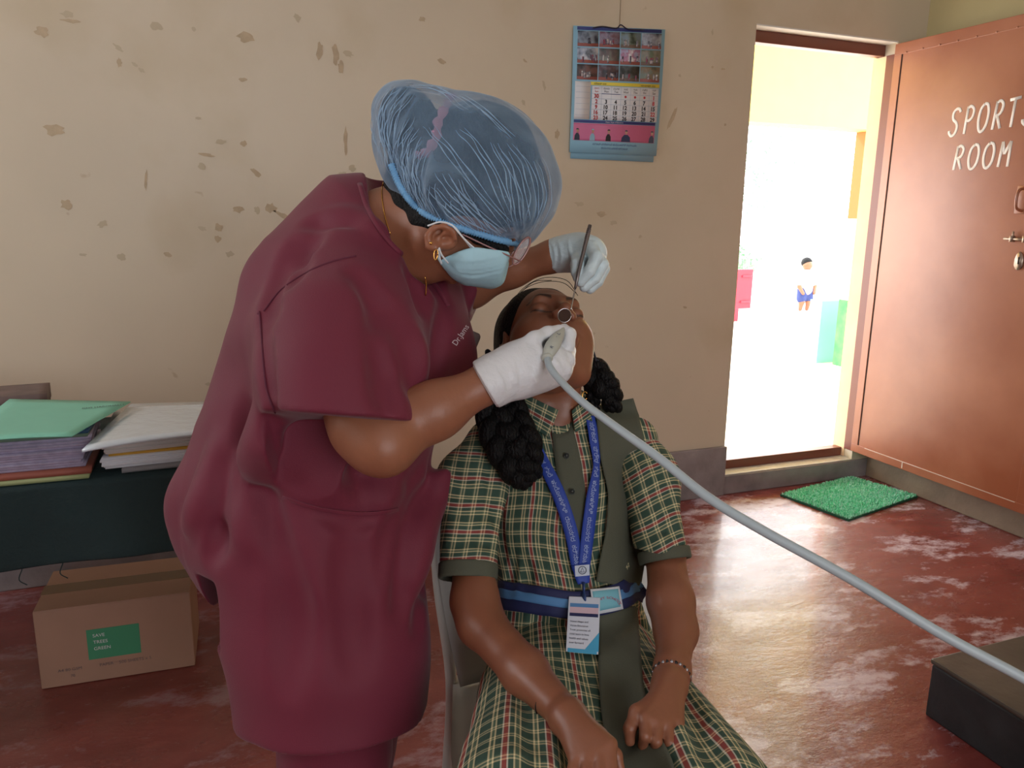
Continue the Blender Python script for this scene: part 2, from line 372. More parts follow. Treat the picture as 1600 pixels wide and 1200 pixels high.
for nm, fr in (('window_1', [((X0-.14, .9, 1.5), (X0-.08, 2.4, 1.55)), ((X0-.14, .9, 2.65), (X0-.08, 2.4, 2.7)), ((X0-.14, .9, 1.55), (X0-.08, .95, 2.65)), ((X0-.14, 2.35, 1.55), (X0-.08, 2.4, 2.65)), ((X0-.14, 1.63, 1.55), (X0-.08, 1.67, 2.65))]),
               ('window_2', [((-.6, Y0-.14, 1.0), (1.6, Y0-.08, 1.05)), ((-.6, Y0-.14, 2.25), (1.6, Y0-.08, 2.3)), ((-.6, Y0-.14, 1.05), (-.55, Y0-.08, 2.25)), ((1.55, Y0-.14, 1.05), (1.6, Y0-.08, 2.25)), ((.48, Y0-.14, 1.05), (.52, Y0-.08, 2.25))])):
    m = MB()
    for a, b in fr: m.box(a, b)
    struct(nm, m, BROWN)
def floor_mat():
    m = bpy.data.materials.new('red_oxide_floor'); m.use_nodes = True; nt = m.node_tree; b = nt.nodes['Principled BSDF']
    tc = nt.nodes.new('ShaderNodeTexCoord'); mp = nt.nodes.new('ShaderNodeMapping'); mp.inputs['Rotation'].default_value = (0, 0, .5); mp.inputs['Scale'].default_value = (1, 1.8, 1); nt.links.new(tc.outputs['Object'], mp.inputs[0])
    def noise(s, d, rg=.6):
        n = nt.nodes.new('ShaderNodeTexNoise'); n.inputs['Scale'].default_value = s; n.inputs['Detail'].default_value = d; n.inputs['Roughness'].default_value = rg; nt.links.new(mp.outputs[0], n.inputs['Vector']); return n
    def ramp(n, a, b_, ca, cb):
        r = nt.nodes.new('ShaderNodeValToRGB'); r.color_ramp.elements[0].position = a; r.color_ramp.elements[1].position = b_
        r.color_ramp.elements[0].color = (*ca, 1); r.color_ramp.elements[1].color = (*cb, 1); nt.links.new(n.outputs[0], r.inputs[0]); return r
    base = ramp(noise(3, 8), .35, .7, lin((122, 54, 50)), lin((152, 80, 74)))
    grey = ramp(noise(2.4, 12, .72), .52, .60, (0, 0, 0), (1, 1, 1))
    # worn patches, whitened towards the door to paint in the doorway's reflected light
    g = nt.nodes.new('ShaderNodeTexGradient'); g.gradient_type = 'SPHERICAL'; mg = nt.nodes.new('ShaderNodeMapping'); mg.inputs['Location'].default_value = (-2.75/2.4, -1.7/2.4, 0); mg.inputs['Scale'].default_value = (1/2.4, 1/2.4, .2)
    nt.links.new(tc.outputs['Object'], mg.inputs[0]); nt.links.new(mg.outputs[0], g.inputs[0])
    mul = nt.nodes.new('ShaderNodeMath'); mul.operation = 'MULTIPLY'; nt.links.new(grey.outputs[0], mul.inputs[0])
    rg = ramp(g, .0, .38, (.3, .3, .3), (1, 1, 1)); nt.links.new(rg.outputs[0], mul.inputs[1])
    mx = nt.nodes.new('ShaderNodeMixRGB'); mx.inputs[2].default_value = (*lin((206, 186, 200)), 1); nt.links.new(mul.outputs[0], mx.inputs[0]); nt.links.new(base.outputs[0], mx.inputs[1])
    fine = ramp(noise(26, 8, .7), .62, .68, (0, 0, 0), (.5, .5, .5)); mx2 = nt.nodes.new('ShaderNodeMixRGB'); mx2.inputs[2].default_value = (*lin((160, 120, 116)), 1)
    nt.links.new(fine.outputs[0], mx2.inputs[0]); nt.links.new(mx.outputs[0], mx2.inputs[1]); nt.links.new(mx2.outputs[0], b.inputs['Base Color'])
    b.inputs['Coat Weight'].default_value = .35; b.inputs['Coat Roughness'].default_value = .12; rr = ramp(noise(5, 6), .3, .7, (.10, .10, .10), (.34, .34, .34)); nt.links.new(rr.outputs[0], b.inputs['Roughness'])
    bp = nt.nodes.new('ShaderNodeBump'); bp.inputs['Strength'].default_value = .35; bp.inputs['Distance'].default_value = .01; nt.links.new(noise(14, 8, .7).outputs[0], bp.inputs['Height']); nt.links.new(bp.outputs[0], b.inputs['Normal'])
    return m
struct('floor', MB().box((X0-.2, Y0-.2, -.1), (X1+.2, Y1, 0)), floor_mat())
struct('baseboard_back', MB().box((X0, Y1-.018, 0), (DX0+.004, Y1, .247)), CEM, bevel=.004)
struct('baseboard_right', MB().box((X1-.07, Y0, 0), (X1, Y1, .17)), mat('brown_grey_cement', (150, 128, 106), rough=.6, noise=.3, nscale=6, bump=.3, bscale=40), bevel=.006)
struct('baseboard_left', MB().box((X0, Y0, 0), (X0+.018, Y1-.02, .247)), CEM)
# sill step, whitewashed reveal head, door frame
struct('trim_1', MB().box((DX0, Y1-.01, 0), (X1-.07, Y1+WT, DZ0-.006)).box((DX0, Y1-.004, DZ0-.006), (DX1, Y1+WT, DZ0), 1), [CEM, mat('lit_cement_sill', (196, 190, 184), rough=.6, noise=.2, nscale=12, bump=.3)], bevel=.003)  # sill top paler than the step: the light on it is painted in
struct('trim_2', MB().box((DX0, Y1-.002, DZ1-.006), (DX1, Y1+.1, DZ1)), WHITE)
fy0, fy1 = Y1+.070, Y1+.122
dfr = MB().box((DX0, fy0, DZ1-.056), (DX1, fy1, DZ1-.006)).box((DX0, fy0, DZ0), (DX1, fy1, DZ0+.045)).box((DX0, fy0, DZ0+.045), (DX0+.05, fy1, DZ1-.056)).box((DX1-.010, Y1-.002, DZ0+.045), (DX1+.01, Y1+.052, DZ1-.056))
struct('door_frame', dfr, BROWN, bevel=.003)
struct('trim_3', MB().box((DX1-.006, Y1+.054, DZ0+.001), (DX1+.01, Y1+WT+.008, DZ1-.058)), mat('outer_reveal_cream', (244, 206, 162), rough=.7, noise=.1))

# ---------------------------------------------------------------- the open door leaf
DM = mat('brown_door_enamel', (186, 124, 94), rough=.33, noise=.16, nscale=1.3, bump=.10, bscale=5, col2=(146, 78, 46), spec=.7)  # large pale patches put hazy reflections into the enamel colour
LX = 3.075; la, lb = Y1-.005, Y1-.955; lz0, lz1 = .150, 2.128
dt = MB().box((LX, lb, lz0), (LX+.03, la, lz1))
door = dt.build('door_1', DM, smooth=False, bevel=.003); tag(door, kind='structure')
# raised angle-iron border
fb = MB(); e = .004; bw = .05
for a, b in (((LX-e, lb, lz1-bw), (LX, la, lz1)), ((LX-e, lb, lz0), (LX, la, lz0+bw*.8)), ((LX-e, la-.042, lz0+bw*.8), (LX, la, lz1-bw)), ((LX-e, lb, lz0+bw*.8), (LX, lb+.045, lz1-bw))): fb.box(a, b)
fb.build('door_border', DM, door, smooth=False, bevel=.0015)
g = MB()
g.box((LX-.0012, la-.047, lz0+bw*.8), (LX-.0002, la-.0425, lz1-bw))
g.build('door_groove', mat('dark_gap', (40, 22, 18), rough=.8), door, smooth=False)
rv = MB()
for i in range(9):
    y = la-.07-i*.09
    for z in (lz1-bw+.004, ):
        rv.tube([(LX-e-.003, y, z), (LX-e+.001, y, z)], .004, 8)
rv.build('door_rivets', DM, door)
mk = MB(); PL = mat('worn_pale_scratch', (206, 186, 172), rough=.6)
mk.box((LX-.0048, lb+.05, lz0+.036), (LX-.0041, la-.09, lz0+.039)); mk.box((LX-.0048, la-.33, lz0+.006), (LX-.0041, la-.325, lz0+.037))
mk.build('scratch_line', PL, door, smooth=False)
# hand-painted letters
STK = {'S': [[(.95,.86),(.8,.98),(.5,.98),(.25,.84),(.3,.62),(.62,.48),(.75,.3),(.6,.08),(.3,0),(.05,.1),(.02,.2)]],
 'P': [[(.3,1),(.18,0)], [(.3,.95),(.6,1),(.88,.86),(.8,.6),(.5,.48),(.27,.5)]],
 'O': [[(.5,1),(.2,.8),(.08,.4),(.25,.05),(.55,.02),(.85,.25),(.95,.65),(.8,.95),(.5,1)]],
 'R': [[(.3,1),(.12,0)], [(.3,.95),(.6,1),(.85,.86),(.75,.62),(.5,.5),(.25,.5)], [(.4,.5),(.8,.02)]],
 'T': [[(.05,.95),(1,1)], [(.52,.98),(.4,0)]],
 'M': [[(.1,0),(.28,1)], [(.28,1),(.5,.5)], [(.5,.5),(.95,1)], [(.95,1),(.9,0)]]}
lt = MB()
def word(s, y, z, wl, hl, gap, up):
    for ch in s:
        for pl in STK[ch]:
            P = smooth_path([(y-a*wl, z+b*hl) for a, b in pl], 6) if len(pl) > 2 else np.array([(y-a*wl, z+b*hl) for a, b in pl])
            lt.tube([(LX-.0006, p[0], p[1]) for p in P], .0062, 8, flat=.12, up=(1, 0, 0))
        y -= gap; z += up
pS = onx(1482, 213, LX); pR = onx(1488, 266, LX)
word('SPORTS', pS[1], pS[2], .050, .112, .067, .003)
word('ROOM', pR[1], pR[2], .052, .10, .070, .001)
lt.build('painted_letters', mat('white_sign_paint', (240, 232, 226), rough=.5), door)
# bolt, hasp and pull handle
ST = mat('worn_steel', (170, 150, 135), rough=.35, metal=.7)
hy = onx(1593, 312, LX)[1]; m = MB(); zz = onx(1593, 312, LX)[2]
m.box((LX-.006, hy-.05, zz-.055), (LX, hy+.012, zz+.055)); m.tube(smooth_path([(LX-.004, hy-.02, zz+.045), (LX-.04, hy-.02, zz+.03), (LX-.04, hy-.02, zz-.03), (LX-.004, hy-.02, zz-.045)], 6), .006)
m.build('pull_handle', DM, door, bevel=.002)
yb, zb = onx(1575, 373, LX)[1:]
m = MB(); m.tube([(LX-.012, yb+.008, zb), (LX-.012, yb-.12, zb)], .0055, 10)
m.box((LX-.02, yb-.03, zb-.012), (LX, yb-.02, zb+.012)); m.box((LX-.02, yb-.085, zb-.012), (LX, yb-.075, zb+.012)); m.tube([(LX-.012, yb-.028, zb), (LX-.012, yb-.028, zb+.03)], .004, 8)
m.build('door_bolt', ST, door)
m = MB(); th = [(.0, .03), (.012, .02), (.018, 0), (.018, -.025), (.01, -.04), (0, -.044), (-.01, -.04), (-.018, -.025), (-.018, 0), (-.012, .02)]
yh, zh = onx(1594, 405, LX)[1:]
m.add([(LX-.008, yh+a, zh+b) for a, b in th]+[(LX-.003, yh+a, zh+b) for a, b in th], [tuple(range(10)), tuple(range(10, 20))[::-1]]+[(i, i+10, (i+1) % 10+10, (i+1) % 10) for i in range(10)])
m.box((LX-.0085, yh-.004, zh-.02), (LX-.0078, yh+.004, zh+.008), 1)
m.build('hasp', [ST, MATS['dark_gap']], door)

# ---------------------------------------------------------------- outside: verandah, yard
YEL = mat('yellow_verandah_paint', (246, 218, 112), rough=.7, noise=.05)
GRD = mat('pale_courtyard_concrete', (226, 220, 210), rough=.8, noise=.12, nscale=2)
struct('ground_outside', MB().box((-6, Y1+WT+.02, -.3), (40, 40, .03)), GRD)
vz = ony(1250, 195, 5.0)[2]
struct('verandah_beam', MB().box((-1, 5.0, vz), (9, 5.22, 3.1)), YEL)
struct('verandah_roof', MB().box((-3, Y1+WT, 3.1), (9, 5.6, 3.25)), mat('verandah_soffit', (240, 232, 205), rough=.8))
OR = mat('orange_paint', (214, 92, 34), rough=.7); GN = mat('green_mural_paint', (52, 136, 70), rough=.7, noise=.5, nscale=9, col2=(90, 160, 84)); CY = mat('pale_cyan_paint', (130, 200, 196), rough=.7)
mbp = MB()
px0 = ony(1308, 585, 5.0)[0]; xw = ony(1338, 400, 5.0)[0]
CR = mat('cream_pillar_paint', (245, 232, 196), rough=.7)
mbp.box((xw+.06, 5.0, .03), (xw+1.2, 5.2, .1), 0); mbp.box((xw+.06, 4.999, .1), (xw+1.2, 5.2, ony(1320, 472, 5)[2]), 2)
zo = ony(1345, 342, 5)[2]
mbp.box((xw+.06, 4.999, ony(1320, 472, 5)[2]), (xw+1.2, 5.2, zo), 0); mbp.box((xw+.06, 4.999, zo), (xw+1.2, 5.2, vz-.002), 1)
struct('verandah_pillar', mbp, [CR, OR, GN])
struct('low_wall_outside', MB().box((ony(1278, 540, 5.6)[0], 5.6, .03), (9.5, 5.75, ony(1300, 470, 5.6)[2])), CY)
# red school bag-like panel hanging by the yard gate, a gate post, a distant person, hazy shrubs
gt = thing('gate', 'red metal gate leaf standing open in the bright yard', 'gate', tuple(ony(1160, 480, 8)))
RD = mat('red_gate_paint', (200, 40, 62), rough=.5)
a = ony(1158, 421, 8); b = ony(1173, 482, 8)
m = MB(); m.box((a[0]-.05, 8, b[2]), (b[0], 8.06, a[2])); m.box((a[0]+.02, 7.98, a[2]-.1), (b[0]-.03, 8.0, a[2]-.07)); m.box((a[0]+.02, 7.98, b[2]+.07), (b[0]-.03, 8.0, b[2]+.1)); m.build('gate_leaf', RD, gt, smooth=False, bevel=.01)
m = MB(); a2 = ony(1147, 425, 8.3); m.box((a2[0]-.12, 8.3, .03), (a2[0]+.12, 8.42, a2[2])); m.build('gate_post', RD, gt, smooth=False, bevel=.01)
rs2 = random.Random(8); LEAF = mat('sunlit_leaf', (120, 170, 130), rough=.6, noise=.3, nscale=10)
def bush(c, r, n, label, hz):
    t = thing('shrub', label, 'shrub', (c[0], c[1], .03)); m = MB()
    for i in range(n):
        d = np.array([rs2.gauss(0, 1) for _ in range(3)]); d /= np.linalg.norm(d); p = np.array(c)+d*r*rs2.random()**.4*np.array([1, 1, hz])
        u = np.array([rs2.gauss(0, 1) for _ in range(3)]); u /= np.linalg.norm(u); v = np.cross(u, d); s_ = rs2.uniform(.03, .06)
        m.add([p-u*s_, p+v*s_*.5, p+u*s_, p-v*s_*.5], [(0, 1, 2, 3)])
    m.build('foliage', LEAF, t, smooth=False); k = MB(); k.tube([(c[0], c[1], .03), (c[0]+.05, c[1], c[2]), (c[0], c[1], c[2]+r*.5)], [.05, .04, .01], 8); k.build('stem', mat('bark', (206, 200, 190)), t)
bush(ony(1185, 275, 12), .8, 700, 'tall pale green shrub in the yard, seen over the gate', 1.3)
bush(ony(1150, 410, 9), .35, 300, 'low green shrub just above the red gate leaf', .8)

# ================================================================ THINGS IN THE ROOM
# calendar
cal = thing('wall_calendar', 'blue-bordered wall calendar with photo grid and November dates on the cream wall', 'calendar', tuple(ony(965, 245, Y1)))
CB = mat('calendar_blue_paper', (140, 184, 206), rough=.5, spec=.3)
c00, c10, c01, c11 = [ony(*p, Y1) for p in ((894, 41), (1037, 47), (888, 238), (1023, 244))]
def cp(u, v, o=0): q = (1-u)*(1-v)*c00+u*(1-v)*c10+(1-u)*v*c01+u*v*c11; return np.array([q[0], Y1-.012-.006*math.sin(v*3.1)-o, q[2]])
def cgrid(m, u0, u1, v0, v1, o, mi=0, nu=2, nv=8, th=.0008):
    G = [[cp(u, v, o) for u in np.linspace(u0, u1, nu)] for v in np.linspace(v0, v1, nv)]; m.sheet(G, np.array([0, 1., 0]), th, mi)
m = MB(); cgrid(m, .02, .98, .03, 1.05, -.006, 0, 3, 14, .0015); m.build('back_pages', CB, cal)
m = MB(); cgrid(m, 0, 1, 0, 1, 0, 0, 3, 14, .002); m.build('front_page', CB, cal)
NAVY = mat('navy_print', (46, 58, 122), rough=.5); YP = mat('yellow_print', (228, 208, 72), rough=.5); WP = mat('white_print', (224, 224, 228), rough=.5)
m = MB(); cgrid(m, .04, .96, .004, .03, .0006, 0); m.build('title_strip', NAVY, cal); m = MB(); cgrid(m, .03, .955, .735, .757, .0006, 0); m.build('title_strip', NAVY, cal)
m = MB(); cgrid(m, .20, .97, .43, .457, .0006); m.build('month_strip', YP, cal)
m = MB(); cgrid(m, .03, .20, .43, .73, .0006); m.build('notes_column', WP, cal); m = MB(); cgrid(m, .215, .965, .462, .73, .0006); m.build('date_table', WP, cal)
def photo_mat(i, a, b, c, sc):
    pm = mat('photo_print_%d' % i, a, rough=.4); nt = pm.node_tree; bs = nt.nodes['Principled BSDF']
    tc = nt.nodes.new('ShaderNodeTexCoord'); n = nt.nodes.new('ShaderNodeTexNoise'); n.inputs['Scale'].default_value = sc; n.inputs['Detail'].default_value = 6; nt.links.new(tc.outputs['Object'], n.inputs[0])
    r = nt.nodes.new('ShaderNodeValToRGB'); e = r.color_ramp.elements; e[0].position = .38; e[0].color = (*lin(a), 1); e[1].position = .5; e[1].color = (*lin(b), 1); x = e.new(.62); x.color = (*lin(c), 1)
    nt.links.new(n.outputs[0], r.inputs[0]); nt.links.new(r.outputs[0], bs.inputs['Base Color']); return pm
GR = [((50,60,80),(120,130,146),(150,170,190)),((60,60,80),(140,130,150),(120,84,100)),((60,70,60),(112,122,112),(120,136,146)),((50,54,66),(140,140,150),(170,180,190)),
      ((70,80,90),(160,170,190),(220,220,225)),((80,90,90),(110,96,100),(130,134,130)),((170,190,215),(170,110,140),(225,225,228)),((100,110,90),(140,130,120),(120,130,120)),
      ((44,46,50),(76,66,68),(120,90,90)),((60,60,68),(100,80,88),(116,134,150)),((30,38,36),(60,60,60),(96,106,110)),((70,80,70),(130,110,90),(120,130,120))]
for r_ in range(3):
    for c in range(4):
        m = MB(); u0 = .045+c*.232; v0 = .036+r_*.130; cgrid(m, u0, u0+.222, v0, v0+.120, .0006)
        i = r_*4+c; sky = MB(); o = m.build('photo_print', photo_mat(i, *GR[i], 22), cal)
        k = MB(); cgrid(k, u0, u0+.222, v0+.095, v0+.12, .001, 0); k.build('photo_foreground', mat('photo_red_ground', (150, 86, 80), rough=.5) if i not in (2, 7, 10) else mat('photo_brown_ground', (110, 90, 80), rough=.5), o)
        for q in range(rs.randint(3, 6)):
            k = MB(); uu = u0+.02+rs.random()*.18; vv = v0+.05+rs.random()*.02; cgrid(k, uu, uu+.012+rs.random()*.01, vv, vv+.045, .0012+.0002*q, 0)
            k.build('photo_figure', photo_mat(20+i % 3, [(40,44,56),(150,60,80),(220,220,220)][i % 3], (90, 90, 110), (200, 190, 190), 60), o)
m = MB(); cgrid(m, .03, .955, .76, .90, .0006); pk = m.build('pink_banner', mat('pink_print', (206, 110, 150), rough=.5), cal)
for k_, (u, cc) in enumerate(((.07, (50, 60, 80)), (.24, (150, 190, 214)), (.42, (40, 36, 44)), (.62, (48, 56, 92)), (.92, (70, 70, 90)))):
    m = MB(); wf = .028+.022*(k_ == 3); m.add([cp(u+a*wf, .80+b*.098, .0012) for a, b in ((-1, 1), (1.1, 1), (1.0, .62), (.45, .42), (-.35, .42), (-.9, .65))], [tuple(range(6))]); m.add([cp(u+.005+.014*math.cos(t), .822+.016*math.sin(t), .0013) for t in np.linspace(0, 6.283, 16, endpoint=False)], [tuple(range(16))], 1); m.add([cp(u+.004+.016*math.cos(t), .813+.010*math.sin(t), .0014) for t in np.linspace(3.1, 6.4, 9)], [tuple(range(9))], 0); m.build('banner_figure', [mat('figure_print_%d' % k_, cc, rough=.5), mat('face_print', (190, 150, 130), rough=.5)], pk)
INK = mat('black_ink', (40, 42, 52), rough=.6); RI = mat('red_ink', (190, 60, 66), rough=.6); WI = mat('white_ink', (225, 225, 230), rough=.6)
def caltext(m, s, u, v, h, mi, o=.0014, aspect=1.0, bold=0.0):                 # text centred at u,v, height h in v units
    V, Fc = text_geo(s, 1.0, bold); V[:, 0] -= (V[:, 0].min()+V[:, 0].max())/2 if len(V) else 0; W_, H_ = .42, .50
    m.add([cp(u+x*h*aspect*H_/W_*1.35, v+h/2-y*h*1.35, o) for x, y, _ in V], Fc, mi)
m = MB()
hu = [.265+.108*i for i in range(7)]
for i, (d, kn) in enumerate(zip(('Sun', 'Mon', 'Tue', 'Wed', 'Thu', 'Fri', 'Sat'), ('ಭಾನು', 'ಸೋಮ', 'ಮಂಗಳ', 'ಬುಧ', 'ಗುರು', 'ಶುಕ್ರ', 'ಶನಿ'))):
    caltext(m, d, hu[i], .503, .018, 1 if i == 0 else 0); caltext(m, kn, hu[i], .480, .014, 1 if i == 0 else 0)
rows = [(30, None, None, None, None, None, 1), tuple(range(2, 9)), tuple(range(9, 16)), tuple(range(16, 23)), tuple(range(23, 30))]
for r_, row in enumerate(rows):
    for i, d in enumerate(row):
        if d: caltext(m, str(d), hu[i], .540+r_*.043, .033, 1 if (i == 0 or d in (1, 8, 22)) else 0, bold=.035)
caltext(m, 'ನವೆಂಬರ್ 2025', .30, .444, .014, 0); caltext(m, 'NOVEMBER 2025', .84, .447, .014, 0)
for i in (3, 4, 5): m.tube([cp(hu[i], .54, .0012), cp(hu[i], .54, .0016)], .005, 12, 1)
for v in (.522, .561, .604, .647, .69): cgrid(m, .215, .965, v, v+.0018, .0011, 2, 2, 2, .0003)
for i in range(8): cgrid(m, .212+i*.108, .2135+i*.108, .462, .73, .0011, 2, 2, 6, .0003)
cgrid(m, .32, .53, .520, .5245, .0013, 3, 2, 2, .0003)
for r_ in range(6): cgrid(m, .04, .19, .47+r_*.045, .4715+r_*.045, .0011, 2, 2, 2, .0003)
m.build('calendar_print', [INK, RI, mat('table_rule_blue', (150, 170, 196)), NAVY], cal, smooth=False)
m = MB(); caltext(m, 'Vision: Hope of Education', .48, .745, .012, 0); m.build('banner_text', WI, cal, smooth=False)
for (v, s) in ((.925, 'ಸರ್ಕಾರಿ ಪ್ರೌಢಶಾಲೆ ಹಾರೋಹಳ್ಳಿ ತಾಲ್ಲೂಕು'), (.955, 'ರಾಮನಗರ ಜಿಲ್ಲೆ ಕರ್ನಾಟಕ')): m = MB(); caltext(m, s, .5, v, .016, 0); m.build('banner_text', mat('blue_ink', (70, 92, 140), rough=.6), cal, smooth=False)
m = MB(); m.tube(smooth_path([cp(.2, .012, .003), cp(.3, .0, .006), cp(.45, .008, .004), cp(.5, -.02, .003), cp(.58, .012, .005), cp(.75, .012, .004)], 5), .0025, 8)
m.build('hanging_wire', mat('dark_wire', (50, 44, 60), rough=.4), cal)
p = cp(.5, -.02); m = MB(); m.tube([(p[0], Y1-.004, p[2]), (p[0]+.002, Y1-.003, p[2]+.26)], .0012, 6); m.build('hanging_string', mat('string', (150, 130, 100)), cal)
m = MB(); m.tube([(p[0], Y1+.01, p[2]+.26), (p[0], Y1-.015, p[2]+.262)], .002, 8); m.build('nail', ST, cal)

# door mat of artificial turf
mc = [np.array(v) for v in ((2.545, 2.90, 0), (3.08, 2.995, 0), (3.175, 2.66, 0), (2.615, 2.53, 0))]
mt = thing('door_mat', 'green artificial turf door mat lying on the red floor before the doorway', 'door mat', tuple(np.mean(mc, 0)))
m = MB(); m.add([q+[0, 0, .001] for q in mc]+[q+[0, 0, .010] for q in mc], [(0, 1, 2, 3), (7, 6, 5, 4), (0, 4, 5, 1), (1, 5, 6, 2), (2, 6, 7, 3), (3, 7, 4, 0)])
m.build('backing', mat('dark_green_rubber', (24, 84, 60), rough=.7), mt, smooth=False)
m = MB(); rn = np.random.RandomState(5)
for i in range(14000):
    u, v = rn.rand(2)*.985+.0075; q = (1-u)*(1-v)*mc[0]+u*(1-v)*mc[1]+u*v*mc[2]+(1-u)*v*mc[3]+[0, 0, .009]
    a = rn.rand()*6.28; d = np.array([math.cos(a), math.sin(a), 0]); l = rn.normal(size=3)*.0035; l[2] = .007+rn.rand()*.005
    m.add([q-d*.0022, q+d*.0022, q+l+d*.001, q+l-d*.001], [(0, 1, 2, 3)], int(rn.rand() < .45))
tag(m.build('turf_blades', [mat('turf_green', (110, 222, 168), rough=.4), mat('turf_green_light', (196, 246, 224), rough=.4)], mt, smooth=False), kind='stuff')

# concrete block bottom right
b0 = onz(1457, 1029, .17)
CB2 = mat('dark_worn_cement_block', (62, 66, 70), rough=.5, noise=.5, nscale=7, bump=.5, bscale=18, col2=(40, 44, 48))
blk = MB().box((b0[0], b0[1]-.62, 0), (b0[0]+1.0, b0[1], .155)).box((b0[0]-.004, b0[1]-.624, .155), (b0[0]+1.0, b0[1]+.004, .17), 1)
o = blk.build('stone_ledge', [CB2, mat('brown_grey_slab', (98, 88, 80), rough=.45, noise=.3, nscale=6, bump=.25, bscale=30)], smooth=False, bevel=.006)
tag(o, 'low dark cement block with grey-brown slab top at the right foreground', 'ledge')

# table with dark green cloth, piles of papers
TZ = .72; tl = ony(-60, 745, 2.2)
tb = thing('table', 'long table against the room\'s left side, under the dark green cloth', 'table', (-.55, 2.15, 0))
WD = mat('brown_table_wood', (96, 66, 44), rough=.6, noise=.3, nscale=12)
MB().box((-1.45, 1.93, TZ-.035), (.30, 2.48, TZ-.006)).build('tabletop', WD, tb, smooth=False, bevel=.004)
for x in (-1.38, .24):
    for y in (1.97, 2.42): MB().box((x-.022, y-.022, 0), (x+.022, y+.022, TZ-.035)).build('leg', WD, tb, smooth=False, bevel=.003)
def hem(x): return .535-.012*math.sin(x*9)-.02*math.sin(x*3.1+1)
G = []
nx = 90
for j in range(26):
    row = []
    for i in range(nx):
        x = -1.50+i*1.83/(nx-1)
        if j < 6: y = 2.50-.60*j/6; z = TZ+.001+.001*math.sin(x*20)
        else:
            t = (j-6)/19; y = 1.898-.010*t-.012*t*math.sin(x*17+1.2*math.sin(x*5)); z = TZ-(TZ-hem(x))*t if j > 6 else TZ
        row.append((x, y, z))
    G.append(row)
GC = mat('dark_green_tablecloth', (22, 44, 46), rough=.85, bump=.25, bscale=120, noise=.2, nscale=6)
m = MB(); m.sheet(np.array(G)[:, ::-1], np.array([0, .35, -.94]), .0025)
o = m.build('tablecloth', GC); tag(o, 'dark green cloth draped over the table behind the woman in maroon', 'tablecloth')
for x in (-.42, -.34): m = MB(); m.tube(smooth_path([(x, 1.885, hem(x)+.004), (x-.008, 1.883, hem(x)-.02), (x+.006, 1.884, hem(x)-.035)], 4), .0012, 5); m.build('loose_thread', GC, o)
# left pile
def leafpack(name, corners, z0, th, m, parent=None, layers=1, jit=.004, sag=None, bevel=0):
    """a stack of sheets: corners = 4 xy points, wavy edges"""
    mm = MB(); n = 10
    for L in range(layers):
        z = z0+th*L/layers; t = th/layers*.96; C = [np.array(c)+[rs.uniform(-jit, jit), rs.uniform(-jit, jit)] for c in corners]; G = []
        for a in np.linspace(0, 1, n):
            row = []
            for b in np.linspace(0, 1, n):
                q = (1-a)*(1-b)*C[0]+a*(1-b)*C[1]+a*b*C[2]+(1-a)*b*C[3]; row.append((q[0], q[1], z+(sag(a, b) if sag else 0)))
            G.append(row)
        mm.sheet(G, np.array([0, 0, 1.]), t)
    return mm.build(name, m, parent)
def pc(pts, z): return [onz(x, y, z)[:2] for x, y in pts]
PUR = mat('lilac_paper_edges', (168, 158, 184), rough=.8, noise=.2, nscale=60); PAP = mat('white_paper', (222, 224, 232), rough=.7); MNT = mat('mint_green_file', (130, 200, 176), rough=.55, noise=.06, nscale=12)
def rect(x0, x1, y0, y1, r=0):
    cx, cy = (x0+x1)/2, (y0+y1)/2; out = []
    for x, y in ((x0, y0), (x1, y0), (x1, y1), (x0, y1)):
        dx, dy = x-cx, y-cy; out.append(np.array([cx+dx*math.cos(r)-dy*math.sin(r), cy+dx*math.sin(r)+dy*math.cos(r)]))
    return out
def single(o, l, c='paper', g=None):
    return tag(o, l, c, {'papers': 'paper bundles piled on the green-clothed table', 'folder': 'folders and files piled on the green-clothed table', 'book': 'closed books at the foot of the left pile'}.get(c))
yf = 1.925
single(leafpack('exercise_book', rect(-.80, -.275, yf-.015, 2.2), TZ+.004, .010, mat('olive_green_cover', (160, 168, 120), rough=.7)), 'pale olive book at the very bottom of the left pile', 'book')
single(leafpack('exercise_book', rect(-.80, -.268, yf-.01, 2.2), TZ+.015, .013, mat('brick_red_cover', (150, 84, 70), rough=.6)), 'brick red book second from the bottom of the left pile', 'book')
single(leafpack('paper_stack', rect(-.80, -.285, yf-.003, 2.21), TZ+.029, .042, PUR, layers=7, jit=.006), 'thick lilac-grey paper bundle, lower one in the left pile', 'papers')
single(leafpack('paper_stack', rect(-.82, -.272, yf+.0, 2.22, .01), TZ+.072, .024, PUR, layers=4, jit=.008), 'thinner lilac-grey paper bundle under the green folders, left pile', 'papers')
single(leafpack('file_folder', rect(-.79, -.27, yf+.01, 2.2, -.02), TZ+.097, .006, mat('grey_green_file', (96, 120, 104), rough=.6)), 'dull grey-green folder in the upper left pile', 'folder')
single(leafpack('file_folder', rect(-.74, -.262, yf+.02, 2.23, -.05), TZ+.104, .006, mat('dark_blue_file', (36, 70, 104), rough=.5)), 'dark blue folder peeking out right below the mint file', 'folder')
single(leafpack('paper_stack', rect(-.78, -.30, yf+.012, 2.19, .0), TZ+.111, .005, PUR), 'thin lilac sheets just under the mint green file', 'papers')
zt = TZ+.117
gcor = [onz(-75, 695, zt)[:2], onz(112, 683, zt)[:2], onz(204, 629, zt)[:2], onz(15, 625, zt)[:2]]
gf = leafpack('file_folder', gcor, zt, .003, MNT, jit=0, sag=lambda a, b: .004*math.sin(a*3)*(1-b)); single(gf, 'mint green card file lying on top of the left pile', 'folder')
m = MB(); V, Fc = text_geo('GHS HAROHALLI'); a = onz(128, 640, zt+.004); ux = np.array([1, .15, 0]); uy = np.array([-.15, 1, 0])
